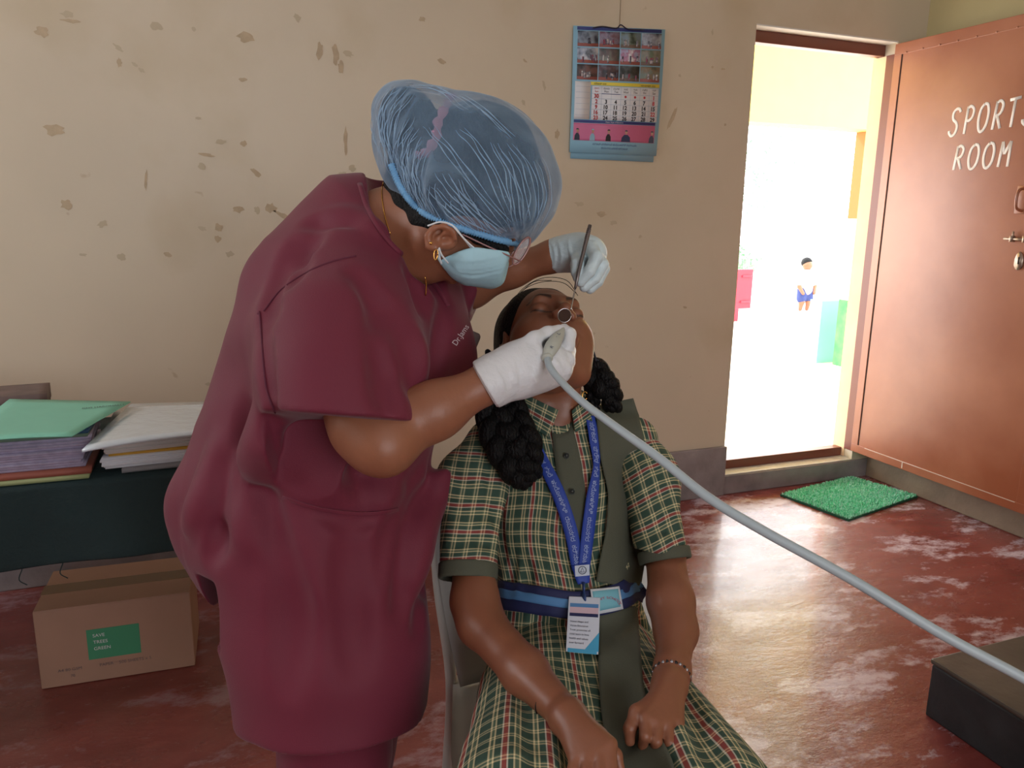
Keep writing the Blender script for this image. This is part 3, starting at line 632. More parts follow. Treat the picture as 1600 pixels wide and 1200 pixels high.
m.add([a+ux*v[0]*.012+uy*v[1]*.02+[0, 0, .0015] for v in V], Fc); m.build('file_title', INK, gf, smooth=False)
single(leafpack('notebook', rect(-.66, -.42, 2.30, 2.46, .1), TZ+.003, .118, mat('brown_notebook', (120, 100, 96), rough=.6, noise=.3, nscale=20), layers=3), 'brown notebooks bundle behind the mint file, far left', 'notebook')
# right pile
def rc(z, px=((136, 744), (312, 716), (352, 640), (225, 660))): return [onz(x, y, z)[:2] for x, y in px]
base = [np.array(p) for p in ((-.250, 1.93), (.09, 1.95), (.07, 2.23), (-.235, 2.20))]
def shift(c, dx, dy, r=0):
    cx = np.mean(c, 0); R_ = np.array([[math.cos(r), -math.sin(r)], [math.sin(r), math.cos(r)]]); return [cx+R_ @ (p-cx)+[dx, dy] for p in c]
single(leafpack('paper_stack', shift(base, .04, -.004), TZ+.004, .010, mat('grey_newsprint', (140, 136, 140), rough=.8)), 'grey papers at the bottom of the right pile', 'papers')
single(leafpack('paper_stack', shift(base, 0, 0, .01), TZ+.015, .026, PAP, layers=6, jit=.006), 'white papers low in the right pile, under the mustard envelope', 'papers')
single(leafpack('envelope', shift(base, .02, .006, -.02), TZ+.0425, .005, mat('mustard_envelope', (206, 158, 54), rough=.6), sag=lambda a, b: .002*a*(1-b)), 'mustard yellow envelope sandwiched in the right pile', 'envelope')
single(leafpack('paper_stack', shift(base, .0, .003, .02), TZ+.0525, .033, mat('cream_papers', (206, 200, 196), rough=.75), layers=7, jit=.009), 'cream white papers just below the plastic-sleeved top of the right pile', 'papers')
zp = TZ+.096
wc = [onz(x, y, zp)[:2] for x, y in ((128, 704), (315, 678), (352, 624), (205, 634))]
single(leafpack('plastic_folder', wc, zp-.004, .006, mat('clear_plastic_sleeve', (204, 214, 222), rough=.12, spec=.8, coat=.6, bump=.5, bscale=14), jit=0, sag=lambda a, b: .004*math.sin(3*a+2*b)), 'glossy white plastic document sleeve on top of the right pile', 'folder')

# cardboard box on the floor under the table
bc = onz(65, 1078, 0); bx = thing('cardboard_box', 'brown cardboard carton with green print on the floor under the table', 'box', (bc[0]+.17, bc[1]+.16, 0))
KB = mat('kraft_cardboard', (176, 138, 118), rough=.8, noise=.08, nscale=8)
bh = .235
rot = -.04
def bp(x, y, z): return (bc[0]+x*math.cos(rot)-y*math.sin(rot), bc[1]+x*math.sin(rot)+y*math.cos(rot), z)
L_, D_ = .40, .26
def qbox(m, x0, x1, y0, y1, z0, z1, mi=0):
    m.add([bp(x, y, z) for z in (z0, z1) for x, y in ((x0, y0), (x1, y0), (x1, y1), (x0, y1))], [(0, 3, 2, 1), (4, 5, 6, 7), (0, 1, 5, 4), (1, 2, 6, 5), (2, 3, 7, 6), (3, 0, 4, 7)], mi)
m = MB(); qbox(m, 0, L_, 0, D_, 0.001, bh); m.build('carton', KB, bx, smooth=False, bevel=.003)
m = MB(); qbox(m, .002, L_-.002, 0, D_/2-.002, bh, bh+.003); qbox(m, .002, L_-.002, D_/2+.002, D_, bh, bh+.003); m.build('top_flaps', KB, bx, smooth=False)
m = MB(); qbox(m, -.001, L_+.001, D_/2-.03, D_/2+.03, bh+.003, bh+.0036); m.build('brown_tape', mat('brown_tape', (120, 92, 66), rough=.25), bx, smooth=False)
m = MB(); qbox(m, .125, .26, -.001, 0, .070, .162); lg = m.build('green_logo', mat('green_print', (70, 150, 112), rough=.6), bx, smooth=False)
for s, x, z, h, mi in (('SAVE', .140, .138, .014, 1), ('TREES', .140, .118, .014, 1), ('GREEN', .140, .098, .014, 1), ('A4 80 GSM', .045, .046, .013, 0), ('70', .075, .026, .012, 0), ('PAPER', .15, .046, .013, 0), ('500 SHEETS x 5', .2, .046, .013, 0)):
    V, Fc = text_geo(s); m = MB(); m.add([bp(x+v[0]*h, -.0016, z+v[1]*h) for v in V], Fc); m.build('carton_print', [mat('grey_ink', (110, 96, 96)), WI][mi], bx, smooth=False)

# ================================================================ PEOPLE
SKIN_D = mat('warm_brown_skin', (152, 98, 72), rough=.45, noise=.10, nscale=9, sss=.08, bump=.06, bscale=160)
SKIN_G = mat('brown_skin', (140, 88, 64), rough=.42, noise=.08, nscale=9, sss=.08, bump=.05, bscale=160)
def masked(m, cols, rough=None):                        # paints lips / brows / mouth inside and nostril shade with the r,g,b channels of the mask
    nt = m.node_tree; b = nt.nodes['Principled BSDF']; a = nt.nodes.new('ShaderNodeAttribute'); a.attribute_name = 'mask'
    sp = nt.nodes.new('ShaderNodeSeparateColor'); nt.links.new(a.outputs['Color'], sp.inputs[0])
    src = b.inputs['Base Color'].links[0].from_socket
    for i, c in enumerate(cols):
        x = nt.nodes.new('ShaderNodeMixRGB'); x.inputs[2].default_value = (*lin(c), 1); nt.links.new(sp.outputs[i], x.inputs[0]); nt.links.new(src, x.inputs[1]); src = x.outputs[0]
    nt.links.new(src, b.inputs['Base Color'])
masked(SKIN_G, [(118, 62, 58), (34, 24, 22), (60, 30, 26)])
masked(SKIN_D, [(118, 62, 58), (34, 24, 22), (60, 30, 26)])
HAIR = mat('black_hair', (13, 12, 13), rough=.6, spec=.22)
def hair_bump(m):
    nt = m.node_tree; b = nt.nodes['Principled BSDF']; tc = nt.nodes.new('ShaderNodeTexCoord'); wv = nt.nodes.new('ShaderNodeTexWave'); wv.inputs['Scale'].default_value = 60; wv.inputs['Distortion'].default_value = 6; wv.inputs['Detail Scale'].default_value = 3
    nt.links.new(tc.outputs['Object'], wv.inputs[0]); bp = nt.nodes.new('ShaderNodeBump'); bp.inputs['Strength'].default_value = .5; bp.inputs['Distance'].default_value = .003
    nt.links.new(wv.outputs[1], bp.inputs['Height']); nt.links.new(bp.outputs[0], b.inputs['Normal'])
hair_bump(HAIR)
MAROON = mat('maroon_scrub_cloth', (110, 28, 52), rough=.72, sheen=.10, noise=.08, nscale=4, bump=.10, bscale=500)
GLOVE = mat('white_latex_glove', (222, 224, 228), rough=.38, sss=.0, bump=.25, bscale=90, noise=.05, nscale=30)
GLOVE2 = mat('pale_latex_glove', (206, 224, 230), rough=.38, bump=.25, bscale=90, noise=.05, nscale=30)
GOLD = mat('gold', (226, 170, 90), rough=.25, metal=1)
Z = np.array([0, 0, 1.])

# canonical head, local axes: x to the side, y up, z out of the face (metres)
def head_shape(F, mouth=0.0, nose=1.0, ears=True):
    F.ell((0, .030, -.018), (.074, .088, .090), .02)
    F.ell((0, -.022, .020), (.060, .086, .066), .03)
    F.ell((0, -.068-mouth*.3, .022), (.047, .043, .050), .03)
    F.ball((0, -.098-mouth, .056), .019, .03)
    for s in (-1, 1):
        F.ball((s*.036, -.030, .056), .024, .03); F.cone((s*.05, -.035, .03), (s*.042, -.085-mouth*.6, .03), .02, .018, .03)
    F.cone((-.030, .024, .078), (.030, .024, .078), .010, .010, .022)
    for s in (-1, 1):
        F.ball((s*.033, .003, .098), .014, .018, '-')
        F.ell((s*.032, .001, .076), (.0155, .0125, .0125), .005)
        F.chain([((s*.017, -.006, .0865), .0008), ((s*.026, -.0095, .0895), .0011), ((s*.038, -.009, .088), .0011), ((s*.047, -.004, .082), .0008)], .003, '-')
    F.cone((0, .012, .083), (0, -.022, .108), .0068, .0088, .014)
    F.ball((0, -.027, .114), .0112, .008)
    for s in (-1, 1):
        F.ball((s*.0135, -.033, .103), .0085, .006); F.ell((s*.0072, -.0405, .1075), (.0042, .005, .0055), .002, '-')
    my = -.066
    F.ell((0, my, .083), (.026, .016, .012), .015)
    F.chain([((-.023, my-.004, .083), .003), ((-.010, my+.003, .095), .0055), ((0, my+.001, .097), .005), ((.010, my+.003, .095), .0055), ((.023, my-.004, .083), .003)], .005)
    ml = my-.010-mouth
    F.chain([((-.022, my-.006-mouth*.3, .083), .003), ((-.011, ml, .090), .0055), ((0, ml-.001, .093), .006), ((.011, ml, .090), .0055), ((.022, my-.006-mouth*.3, .083), .003)], .005)
    if mouth > 0: F.ell((0, (my+ml)/2-.001, .092), (.017, mouth*.5+.001, .026), .003, '-')
    else: F.cone((-.02, my-.005, .094), (.02, my-.005, .094), .001, .001, .003, '-')
    if ears:
        for s in (-1, 1):
            F.ell((s*.077, -.004, -.012), (.007, .031, .019), .006); F.ell((s*.084, .002, -.008), (.005, .018, .010), .005, '-'); F.ball((s*.077, -.030, -.006), .009, .008)
def frame(c, fwd, right):
    f = _n(np.array(fwd, float)); r = np.array(right, float); r = _n(r-f*r.dot(f)); u = np.cross(f, r)
    return np.column_stack([r, u, f]), np.array(c, float)
def finger(F, pts, r0, r1, k=.003):                       # pts in view space
    n = len(pts); F.chain([(p, r0+(r1-r0)*i/(n-1)) for i, p in enumerate(pts)], k)

# ---------------------------------------------------------------- the woman who examines
dent = thing('person', 'standing woman in maroon scrubs, blue bouffant cap, mask and gloves bending over the seated girl', 'person', tuple(np.r_[Pw(520, 900, 1.27)[:2], 0]))
SD = 'scrub'
# arms
A1 = [(V3(535, 560, 1.10), .052), (V3(578, 660, 1.07), .0535), (V3(594, 678, 1.065), .050), (V3(680, 641, 1.075), .038), (V3(765, 597, 1.09), .0250), (V3(800, 578, 1.11), .018)]
fa = FB(430, 470, 860, 780, .92, 1.22, .004)
fa.chain(A1, .02); fa.ball(V3(602, 704, 1.035), .026, .04)
A2 = [(V3(650, 468, 1.42), .042), (V3(735, 448, 1.40), .036), (V3(800, 421, 1.36), .0285), (V3(865, 400, 1.33), .0245), (V3(890, 398, 1.32), .024)]
fb_ = FB(600, 340, 930, 530, 1.22, 1.52, .004); fb_.chain(A2, .02)
# head + neck
hf = frame(V3(738, 318, 1.20), (.42, .88, -.06), (.06, .10, .99))            # face turned down to the patient
fh = FB(470, 170, 880, 500, 1.05, 1.40, .0026)
fh.fr = (hf[0], hf[1], 1.0); head_shape(fh, 0, ears=False); fh.fr = None
fh.chain([(V3(560, 400, 1.27), .085), (V3(612, 365, 1.25), .064), (V3(680, 340, 1.215), .055)], .04)
fh.chain([(V3(640, 400, 1.22), .05), (V3(690, 392, 1.18), .030)], .03)
# ear, near side
E0 = V3(690, 370, 1.113)
fh.ell(E0+[0, 0, .006], (.024, .018, .013), .006, R=np.array([[.93, -.36, 0], [.36, .93, 0], [0, 0, 1.]]))
fh.ell(E0+[.002, -.001, -.009], (.016, .010, .008), .003, '-', R=np.array([[.93, -.36, 0], [.36, .93, 0], [0, 0, 1.]]))
fh.chain([(V3(670, 384, 1.108), .006), (V3(668, 368, 1.104), .0045), (V3(678, 356, 1.102), .004), (V3(694, 353, 1.102), .004), (V3(708, 361, 1.104), .004), (V3(712, 374, 1.108), .0035)], .004)
fh.ball(V3(680, 387, 1.108), .007, .008)
fh.chain([(V3(683, 372, 1.108), .003), (V3(694, 364, 1.107), .003), (V3(704, 366, 1.108), .0025)], .003)
# hidden torso and legs, one rough continuous shape inside the clothes, feet on the floor
ft = Field([-.62, -.35, .95], [.06, 1.0, 1.65], .012)
ft.chain([(V3(600, 350, 1.27), .05), (V3(562, 450, 1.29), .095), (V3(553, 560, 1.30), .115), (V3(528, 720, 1.30), .115), (V3(525, 900, 1.30), .120)], .03)
ft.chain([(V3(560, 440, 1.23), .06), (V3(538, 500, 1.14), .045), (V3(535, 560, 1.10), .045)], .03)
ft.chain([(V3(580, 450, 1.34), .06), (V3(650, 468, 1.40), .040), (V3(735, 448, 1.40), .030)], .03)
hips = w(V3(525, 900, 1.27))
for s in (-1, 1):
    side = np.array([math.cos(math.radians(-20)), math.sin(math.radians(-20)), 0])*0; lat = np.array([-.36, -.93, 0])*s*.06
    hp = hips+lat+[.02, .04, 0]; kn = hp+[-.01, 0, -(hp[2]-.45)]; an = np.r_[kn[:2]+np.array([-.03, .01]), .09]
    ft.chain([(c_(hp), .060), (c_(kn), .052), (c_(an), .038)], .02); ft.cone(c_(an+[0, 0, -.035]), c_(np.r_[an[:2]+np.array([.12, -.03]), .035]), .034, .028, .03)
def dcol(V):
    out = np.zeros((len(V), 4)); out[:, 3] = 1; L = (V-hf[1]) @ hf[0]
    brow = (np.abs(L[:, 1]-.027) < .004) & (np.abs(np.abs(L[:, 0])-.032) < .018) & (L[:, 2] > .05); out[:, 1] = brow*.8
    return out
body = solid('body', [ft, fh, fa, fb_], SKIN_D, dent, col=dcol)

# scrub top
ff = FB(230, 240, 800, 1140, .90, 1.52, .0048)
ff.chain([(V3(600, 352, 1.28), .062), (V3(562, 440, 1.28), .142), (V3(553, 545, 1.28), .170), (V3(526, 680, 1.29), .150), (V3(516, 850, 1.29), .149), (V3(518, 1010, 1.30), .153), (V3(520, 1120, 1.30), .155)], .05)
ff.cone(V3(520, 420, 1.22), V3(455, 460, 1.22), .06, .055, .08)
ff.cone(V3(660, 470, 1.33), V3(690, 560, 1.30), .05, .045, .07)                                       # chest
ff.cone(V3(600, 300, 1.27), V3(570, 330, 1.27), .028, .07, .06)
ff.chain([(V3(545, 462, 1.18), .095), (V3(530, 530, 1.115), .098), (V3(526, 600, 1.075), .091), (V3(528, 680, 1.045), .088)], .05)
ff.cone(V3(478, 520, 1.16), V3(476, 680, 1.14), .055, .058, .06); ff.ball(V3(585, 560, 1.09), .055, .06); ff.cone(V3(580, 570, 1.08), V3(580, 690, 1.05), .055, .052, .05)
ff.cut(V3(525, 652, 1.05), (-.05, 1, -.1), .004, a=V3(420, 600, .90)-[.05, 0, 0], b=V3(660, 790, 1.12)+[.03, 0, 0])
ff.chain([(V3(640, 470, 1.36), .075), (V3(705, 462, 1.40), .050), (V3(752, 447, 1.40), .041)], .03)           # far sleeve
# back panel of the tunic swinging out behind
ff.chain([(V3(455, 560, 1.29), .09), (V3(425, 650, 1.30), .088), (V3(380, 750, 1.31), .080), (V3(352, 800, 1.32), .075), (V3(358, 880, 1.33), .060)], .07)
ff.chain([(V3(430, 720, 1.27), .08), (V3(410, 820, 1.27), .085), (V3(425, 950, 1.27), .08)], .06)
ff.cut(V3(300, 876, 1.3), (-.12, 1, 0), .006, a=V3(240, 800, 1.0)-[0, 0, .2], b=V3(372, 960, 1.4)+[0, 0, .2])
ff.cut(V3(520, 1110, 1.3), (0, 1, 0), .004); ff.cut(V3(753, 450, 1.4), (.93, .36, 0), .003, a=V3(735, 380, 1.3), b=V3(800, 540, 1.5))
for pts, r, k in [([(560, 425), (600, 470), (628, 520)], .003, .03), ([(600, 560), (618, 575), (622, 590)], .003, .015), ([(590, 480), (605, 560), (610, 630)], .003, .04)]: ff.crease(pts, r, k)
# neck opening
ff.chain([(V3(640, 288, 1.27), .052), (V3(640, 345, 1.24), .060), (V3(664, 395, 1.21), .050), (V3(700, 455, 1.20), .022)], .006, '-')
ff.cone(V3(600, 262, 1.27), V3(665, 330, 1.2), .035, .09, .006, '-')
ff.wobble(.0022, 42, 4)
for pts, r, k in [([(462, 372), (430, 425), (412, 470), (418, 488)], .004, .035), ([(497, 346), (470, 400), (447, 440)], .003, .03), ([(405, 500), (408, 560), (416, 640), (424, 700)], .004, .03), ([(380, 640), (378, 720), (362, 800)], .005, .04),
                  ([(340, 720), (352, 780), (348, 850)], .006, .04), ([(395, 720), (410, 800), (440, 880)], .004, .04), ([(380, 800), (345, 835), (322, 876)], .006, .03),
                  ([(640, 700), (600, 760), (540, 795)], .007, .05), ([(690, 700), (640, 790), (600, 900)], .006, .05), ([(672, 760), (650, 840), (630, 950)], .005, .04), ([(450, 740), (520, 793), (590, 800)], .005, .035), ([(590, 700), (560, 750), (575, 796)], .005, .04),
                  ([(630, 480), (652, 540), (660, 620)], .006, .04), ([(700, 470), (690, 540), (680, 620)], .004, .03), ([(640, 400), (656, 440), (661, 480)], .004, .03), ([(480, 345), (540, 335), (600, 350)], .003, .03), ([(655, 860), (668, 900), (655, 980)], .005, .03), ([(560, 830), (552, 920), (560, 1050)], .005, .05), ([(440, 900), (450, 980), (445, 1080)], .006, .05)]:
    ff.crease(pts, r, k)
for pts, r, k in [([(470, 730), (540, 780), (610, 770)], .004, .05), ([(700, 740), (655, 830), (640, 900)], .004, .05), ([(425, 640), (400, 740), (392, 840)], .005, .06), ([(520, 345), (560, 350), (610, 370)], .003, .03), ([(355, 690), (330, 760), (300, 820)], .005, .04)]:
    ff.crease(pts, r, k, '+')
top = solid('scrub_top', ff, MAROON, dent)
# seams and collar band
STI = mat('maroon_seam', (96, 34, 56), rough=.8)
sm = MB()
for pts in ([(403, 490), (406, 496), (415, 600), (430, 645)], [(412, 486), (440, 452), (480, 425), (520, 408), (556, 400)],):
    P = smooth_path(pts, 8); Q = w(ff.hit(P[:, 0], P[:, 1], .0005)); sm.tube(Q, .0014, 6)
sm.build('back_seam', STI, top)
P = smooth_path([(566, 284), (580, 325), (610, 372), (640, 402), (662, 420), (690, 452), (704, 476)], 6); Q = ff.hit(P[:, 0]-4, P[:, 1]+3, .002)
MB().tube(w(Q), .0045, 8, flat=.6).build('neck_band', MAROON, top)
# pocket with its open top, chest text
bandpk, *_ = band(ff, [(440, 778, 3), (500, 796, 3), (560, 803, 3), (600, 801, 3), (622, 796, 3)], 3, .004, .003, 'pocket_edge', MAROON, top)
V, Fc = text_geo('Dr.Jams'); mm = MB(); a0 = np.array([713., 541.]); ux = np.array([.56, -.83]); uy = np.array([-.83, -.56])
Pp = a0+V[:, :1]*ux*11.5+V[:, 1:2]*uy*13; Q = ff.hit(Pp[:, 0], Pp[:, 1], .0015); mm.add(w(Q), Fc)
mm.build('name_embroidery', mat('white_thread', (226, 216, 224), rough=.7), top, smooth=False)
pf = FB(690, 490, 770, 610, 1.2, 1.42, .003)
pf.rbox(V3(722, 552, 1.335), (.019, .042, .008), .006, R=np.array([[.92, .38, 0], [-.38, .92, 0], [0, 0, 1.]]).T)
solid('pocket_lining', pf, mat('grey_brown_lining', (112, 98, 96), rough=.8), top)
# trousers
ftr = Field([-.46, .30, .85], [.02, 1.1, 1.75], .007)
for s in (-1, 1):
    lat = np.array([-.36, -.93, 0])*s*.07; hp = hips+lat+[.02, .03, 0]; kn = hp+[-.01, 0, -(hp[2]-.45)]; an = np.r_[kn[:2]+np.array([-.03, .01]), .10]
    ftr.chain([(c_(hp+[0, 0, .04]), .105), (c_(kn+[0, 0, .1]), .092), (c_(kn), .088), (c_(an), .075)], .03); 
ftr.cut(c_(an), c_(an+[0, 0, -1.])-c_(an), .004); ftr.wobble(.003, 35, 2)
ftr.cut(V3(520, 1095, 1.3), (0, -1, 0), .004)
solid('trousers', ftr, MAROON, dent)
# hair, scrunchie, cap
fr = FB(560, 110, 890, 420, 1.04, 1.34, .0034)
fr.ell(V3(745, 262, 1.2), (.102, .100, .084), .03, R=np.array([[.87, -.5, 0], [.5, .87, 0], [0, 0, 1.]]))
fr.ell(V3(638, 190, 1.22), (.046, .052, .05), .02); fr.chain([(V3(640, 270, 1.24), .035), (V3(662, 330, 1.225), .044), (V3(715, 352, 1.19), .045)], .03)
fr.ell(V3(772, 305, 1.2), (.080, .074, .084), .03); fr.ell(V3(715, 325, 1.19), (.055, .036, .086), .03); fr.chain([(V3(540, 340, 1.22), .040), (V3(640, 384, 1.21), .030), (V3(720, 424, 1.2), .035), (V3(800, 478, 1.2), .070)], .008, '-', sq=((0, 0, 1), 3.2)); fr.chain([(V3(640, 280, 1.24), .030), (V3(655, 322, 1.215), .036), (V3(690, 345, 1.175), .030)], .02)
fr.chain([(V3(618, 283, 1.215), .018), (V3(638, 318, 1.185), .021), (V3(662, 344, 1.160), .019), (V3(688, 354, 1.135), .012)], .015); fr.chain([(V3(722, 362, 1.131), .009), (V3(745, 375, 1.133), .007), (V3(790, 389, 1.15), .006)], .006)
fr.wobble(.002, 60, 3)
solid('hair', fr, HAIR, dent)
PINK = mat('pink_cloth', (206, 150, 170), rough=.8, bump=.3, bscale=60)
m = MB(); P = smooth_path([(706, 146), (700, 165), (686, 190), (682, 215), (668, 238), (652, 244)], 5)
Q = fr.hit(P[:, 0], P[:, 1], .004); m.tube(w(Q), [.008+.003*math.sin(i*1.9) for i in range(len(Q))], 10, flat=.5); m.build('scrunchie', PINK, dent)
CAP = mat('blue_nonwoven_cap', (132, 166, 198), rough=.65, alpha=.5, noise=.18, nscale=30, bump=.35, bscale=45, sheen=.3)
_nt = CAP.node_tree; _lw = _nt.nodes.new('ShaderNodeLayerWeight'); _lw.inputs[0].default_value = .35; _mr = _nt.nodes.new('ShaderNodeMapRange'); _mr.inputs[3].default_value = .31; _mr.inputs[4].default_value = .95
_nt.links.new(_lw.outputs['Facing'], _mr.inputs[0]); _nt.links.new(_mr.outputs[0], _nt.nodes['Principled BSDF'].inputs['Alpha'])
fc = FB(560, 100, 890, 430, 1.06, 1.35, .0027)
Rc = np.array([[.84, -.54, 0], [.54, .84, 0], [0, 0, 1.]])
fc.ell(V3(748, 262, 1.2), (.124, .106, .094), .03, R=Rc); fc.ell(V3(638, 196, 1.21), (.053, .068, .062), .07, R=np.array([[.9, .43, 0], [-.43, .9, 0], [0, 0, 1.]]))
fc.ell(V3(712, 312, 1.185), (.072, .056, .098), .03, R=Rc); fc.ell(V3(770, 335, 1.18), (.065, .050, .090), .03); fc.ell(V3(790, 300, 1.2), (.073, .072, .08), .04); fc.cone(V3(640, 250, 1.2), V3(720, 330, 1.19), .045, .05, .04)
fc.chain([(V3(540, 340, 1.22), .046), (V3(640, 384, 1.21), .036), (V3(720, 424, 1.2), .039), (V3(800, 478, 1.2), .073)], .010, '-', sq=((0, 0, 1), 3.2))
PLEATS = [[(812, 380), (775, 330), (720, 262), (690, 222), (670, 200)], [(806, 380), (760, 345), (710, 300), (690, 270)], [(815, 378), (803, 325), (795, 270), (770, 225)], [(820, 374), (838, 320), (826, 262), (800, 225)], [(826, 372), (852, 320), (850, 280), (838, 250)],
      [(800, 382), (740, 352), (700, 320), (672, 290)], [(612, 262), (598, 215), (604, 165), (630, 138)], [(622, 285), (608, 235), (612, 190), (640, 150)], [(640, 312), (622, 262), (622, 220), (640, 185)], [(655, 325), (640, 280), (636, 240), (650, 210)], [(672, 338), (655, 300), (652, 262), (664, 236)], [(690, 345), (672, 315), (670, 290)], [(602, 240), (592, 200), (594, 165), (612, 136)],
      [(760, 368), (735, 330), (715, 305)], [(730, 360), (705, 335), (694, 318)], [(810, 376), (785, 300), (750, 235), (720, 200)], [(722, 150), (760, 178), (800, 215)], [(640, 132), (690, 142), (730, 170)], [(806, 384), (768, 356), (735, 318), (715, 280)], [(818, 380), (818, 330), (808, 280), (785, 235)], [(632, 300), (612, 250), (606, 200), (622, 150)], [(646, 322), (630, 272), (628, 235), (645, 200)], [(664, 334), (648, 292), (644, 262), (654, 232)], [(606, 252), (594, 212), (596, 176)]]
for pts in PLEATS:
    fc.crease(pts, .0021, .005, '+', off=-.0004)
    fc.crease([(a+5, b+2) for a, b in pts], .0022, .010, '-')
fc.wobble(.0016, 95, 6)
def shell(F, th): F.D = np.maximum(F.D, -(F.D+th)); return F
cap = solid('bouffant_cap', fc, CAP, dent)
rim = smooth_path([(611, 262), (622, 290), (640, 318), (662, 338), (690, 352), (720, 362), (750, 371), (785, 381), (815, 386)], 22)
m = MB()
rp = random.Random(4)
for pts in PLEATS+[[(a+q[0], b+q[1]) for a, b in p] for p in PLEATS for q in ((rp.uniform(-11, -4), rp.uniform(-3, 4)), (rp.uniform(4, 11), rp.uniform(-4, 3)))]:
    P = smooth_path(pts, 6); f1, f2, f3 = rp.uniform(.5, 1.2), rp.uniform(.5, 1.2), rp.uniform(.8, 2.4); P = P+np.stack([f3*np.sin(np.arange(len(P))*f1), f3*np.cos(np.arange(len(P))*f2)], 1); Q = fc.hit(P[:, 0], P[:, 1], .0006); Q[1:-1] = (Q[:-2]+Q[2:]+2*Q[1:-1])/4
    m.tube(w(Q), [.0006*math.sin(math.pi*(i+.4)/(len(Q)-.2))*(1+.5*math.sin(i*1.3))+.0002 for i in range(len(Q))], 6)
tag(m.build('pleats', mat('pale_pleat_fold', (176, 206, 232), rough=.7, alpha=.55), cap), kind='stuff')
Q = fc.hit(rim[:, 0], rim[:, 1]-5, .001); 
for _ in range(6): Q[1:-1] = (Q[:-2]+Q[2:]+2*Q[1:-1])/4
m = MB(); m.tube(w(Q), [.0048+.0012*math.sin(i*2.2) for i in range(len(Q))], 10); m.build('elastic_band', mat('blue_elastic', (118, 172, 216), rough=.7), cap)
# mask: draped over the lower face
MK = mat('pale_blue_mask', (172, 214, 228), rough=.75, bump=.12, bscale=80)
fm = FB(650, 350, 860, 470, 1.07, 1.30, .0024)
fm.chain([(V3(700, 404, 1.145), .012), (V3(730, 408, 1.16), .030), (V3(762, 404, 1.18), .040), (V3(786, 398, 1.19), .034)], .02, sq=((0, 0, 1), 1.5))
fm.cut(V3(745, 392, 1.15), (.10, -.95, 0), .003); fm.cut(V3(798, 400, 1.2), (.93, .25, 0), .004)
fm.cut(V3(720, 398, 1.15), (-.25, -.95, 0), .003)
fm.wobble(.001, 80, 5)
for q in range(4): fm.crease([(712+q*3, 412+q*6), (745, 414+q*6), (785, 405+q*6)], .0016, .004)
mask = solid('face_mask', fm, MK, dent)
WB = mat('white_elastic', (226, 230, 234), rough=.6); m = MB()
for pts in ([(668, 353, 1.10), (688, 347, 1.10), (708, 353, 1.10), (724, 372, 1.108), (745, 398, 1.125)], [(708, 353, 1.098), (730, 378, 1.105), (754, 398, 1.13)], [(686, 387, 1.10), (690, 398, 1.105), (700, 411, 1.118)], [(684, 390, 1.10), (686, 400, 1.108), (690, 412, 1.118)]):
    m.tube(smooth_path([Pw(*p) for p in pts], 6), .0014, 6)
m.build('ear_loop', WB, mask)
m = MB(); m.tube([Pw(688, 392, 1.115), Pw(686, 404, 1.118), Pw(690, 414, 1.12)], [.002, .006, .003], 8, flat=.3); m.build('mask_tab', MK, mask)
# spectacles
gl = MB(); G1 = mat('pinkish_clear_frame', (150, 104, 100), rough=.2, coat=.5)
gl.tube(smooth_path([Pw(722, 366, 1.105), Pw(760, 384, 1.115), Pw(800, 402, 1.13), Pw(813, 408, 1.138)], 5), .0020, 8, flat=.6)
def ring(c, a, b, ang, dz, r=.0014, n=28):
    pts = []
    for i in range(n+1):
        t = 2*math.pi*i/n; x = a*math.cos(t); y = b*math.sin(t); pts.append(Pw(c[0]+x*math.cos(ang)-y*math.sin(ang), c[1]+x*math.sin(ang)+y*math.cos(ang), c[2]+dz*math.sin(t)))
    return pts
gl.tube(ring((815, 392, 1.155), 24, 7.5, -1.05, .0), .0016, 8); gl.tube(ring((806, 398, 1.23), 22, 6, -1.0, .0), .0014, 8); gl.tube([Pw(819, 396, 1.165), Pw(815, 400, 1.215)], .0016, 8)
go = gl.build('spectacles', G1, dent)
m = MB(); R_ = ring((815, 392, 1.155), 23, 6.5, -1.05, 0); m.add(R_[:-1], [tuple(range(28))]); m.add([p+M[:, 2]*.001 for p in R_[:-1]], [tuple(range(28))[::-1]])
m.build('lens', mat('clear_lens', (215, 205, 205), rough=.05, alpha=.35, spec=.8), go)
# jewellery
m = MB(); m.tube(ring((681, 398, 1.10), 3, 8, .1, .001, 20), .0009, 6); m.build('hoop_earring', GOLD, dent)
m = MB(); m.tube([Pw(673.5, 380, 1.102), Pw(673.5, 380, 1.098)], .0022, 8); m.build('stud_earring', GOLD, dent)
P = smooth_path([(607, 280), (598, 288), (597, 310), (602, 340), (610, 366)], 6); Q = fh.hit(P[:, 0], P[:, 1], .001); m = MB(); m.tube(w(Q), .0011, 6); m.build('gold_chain', GOLD, dent); m = MB(); m.tube(smooth_path([Pw(664, 432, 1.16), Pw(666, 445, 1.165), Pw(665, 462, 1.17)], 4), .0010, 6); m.build('gold_chain', GOLD, dent)
# gloves
fg = FB(720, 480, 920, 650, 1.02, 1.22, .0020)
fg.chain([(V3(748, 607, 1.083), .0325), (V3(765, 598, 1.09), .0318), (V3(785, 586, 1.10), .0300), (V3(812, 574, 1.11), .031), (V3(838, 566, 1.12), .035)], .02)
fg.cone(V3(820, 580, 1.115), V3(868, 574, 1.12), .032, .024, .03)
fg.cut(V3(759, 603, 1.09), (-.86, .50, 0), .002)
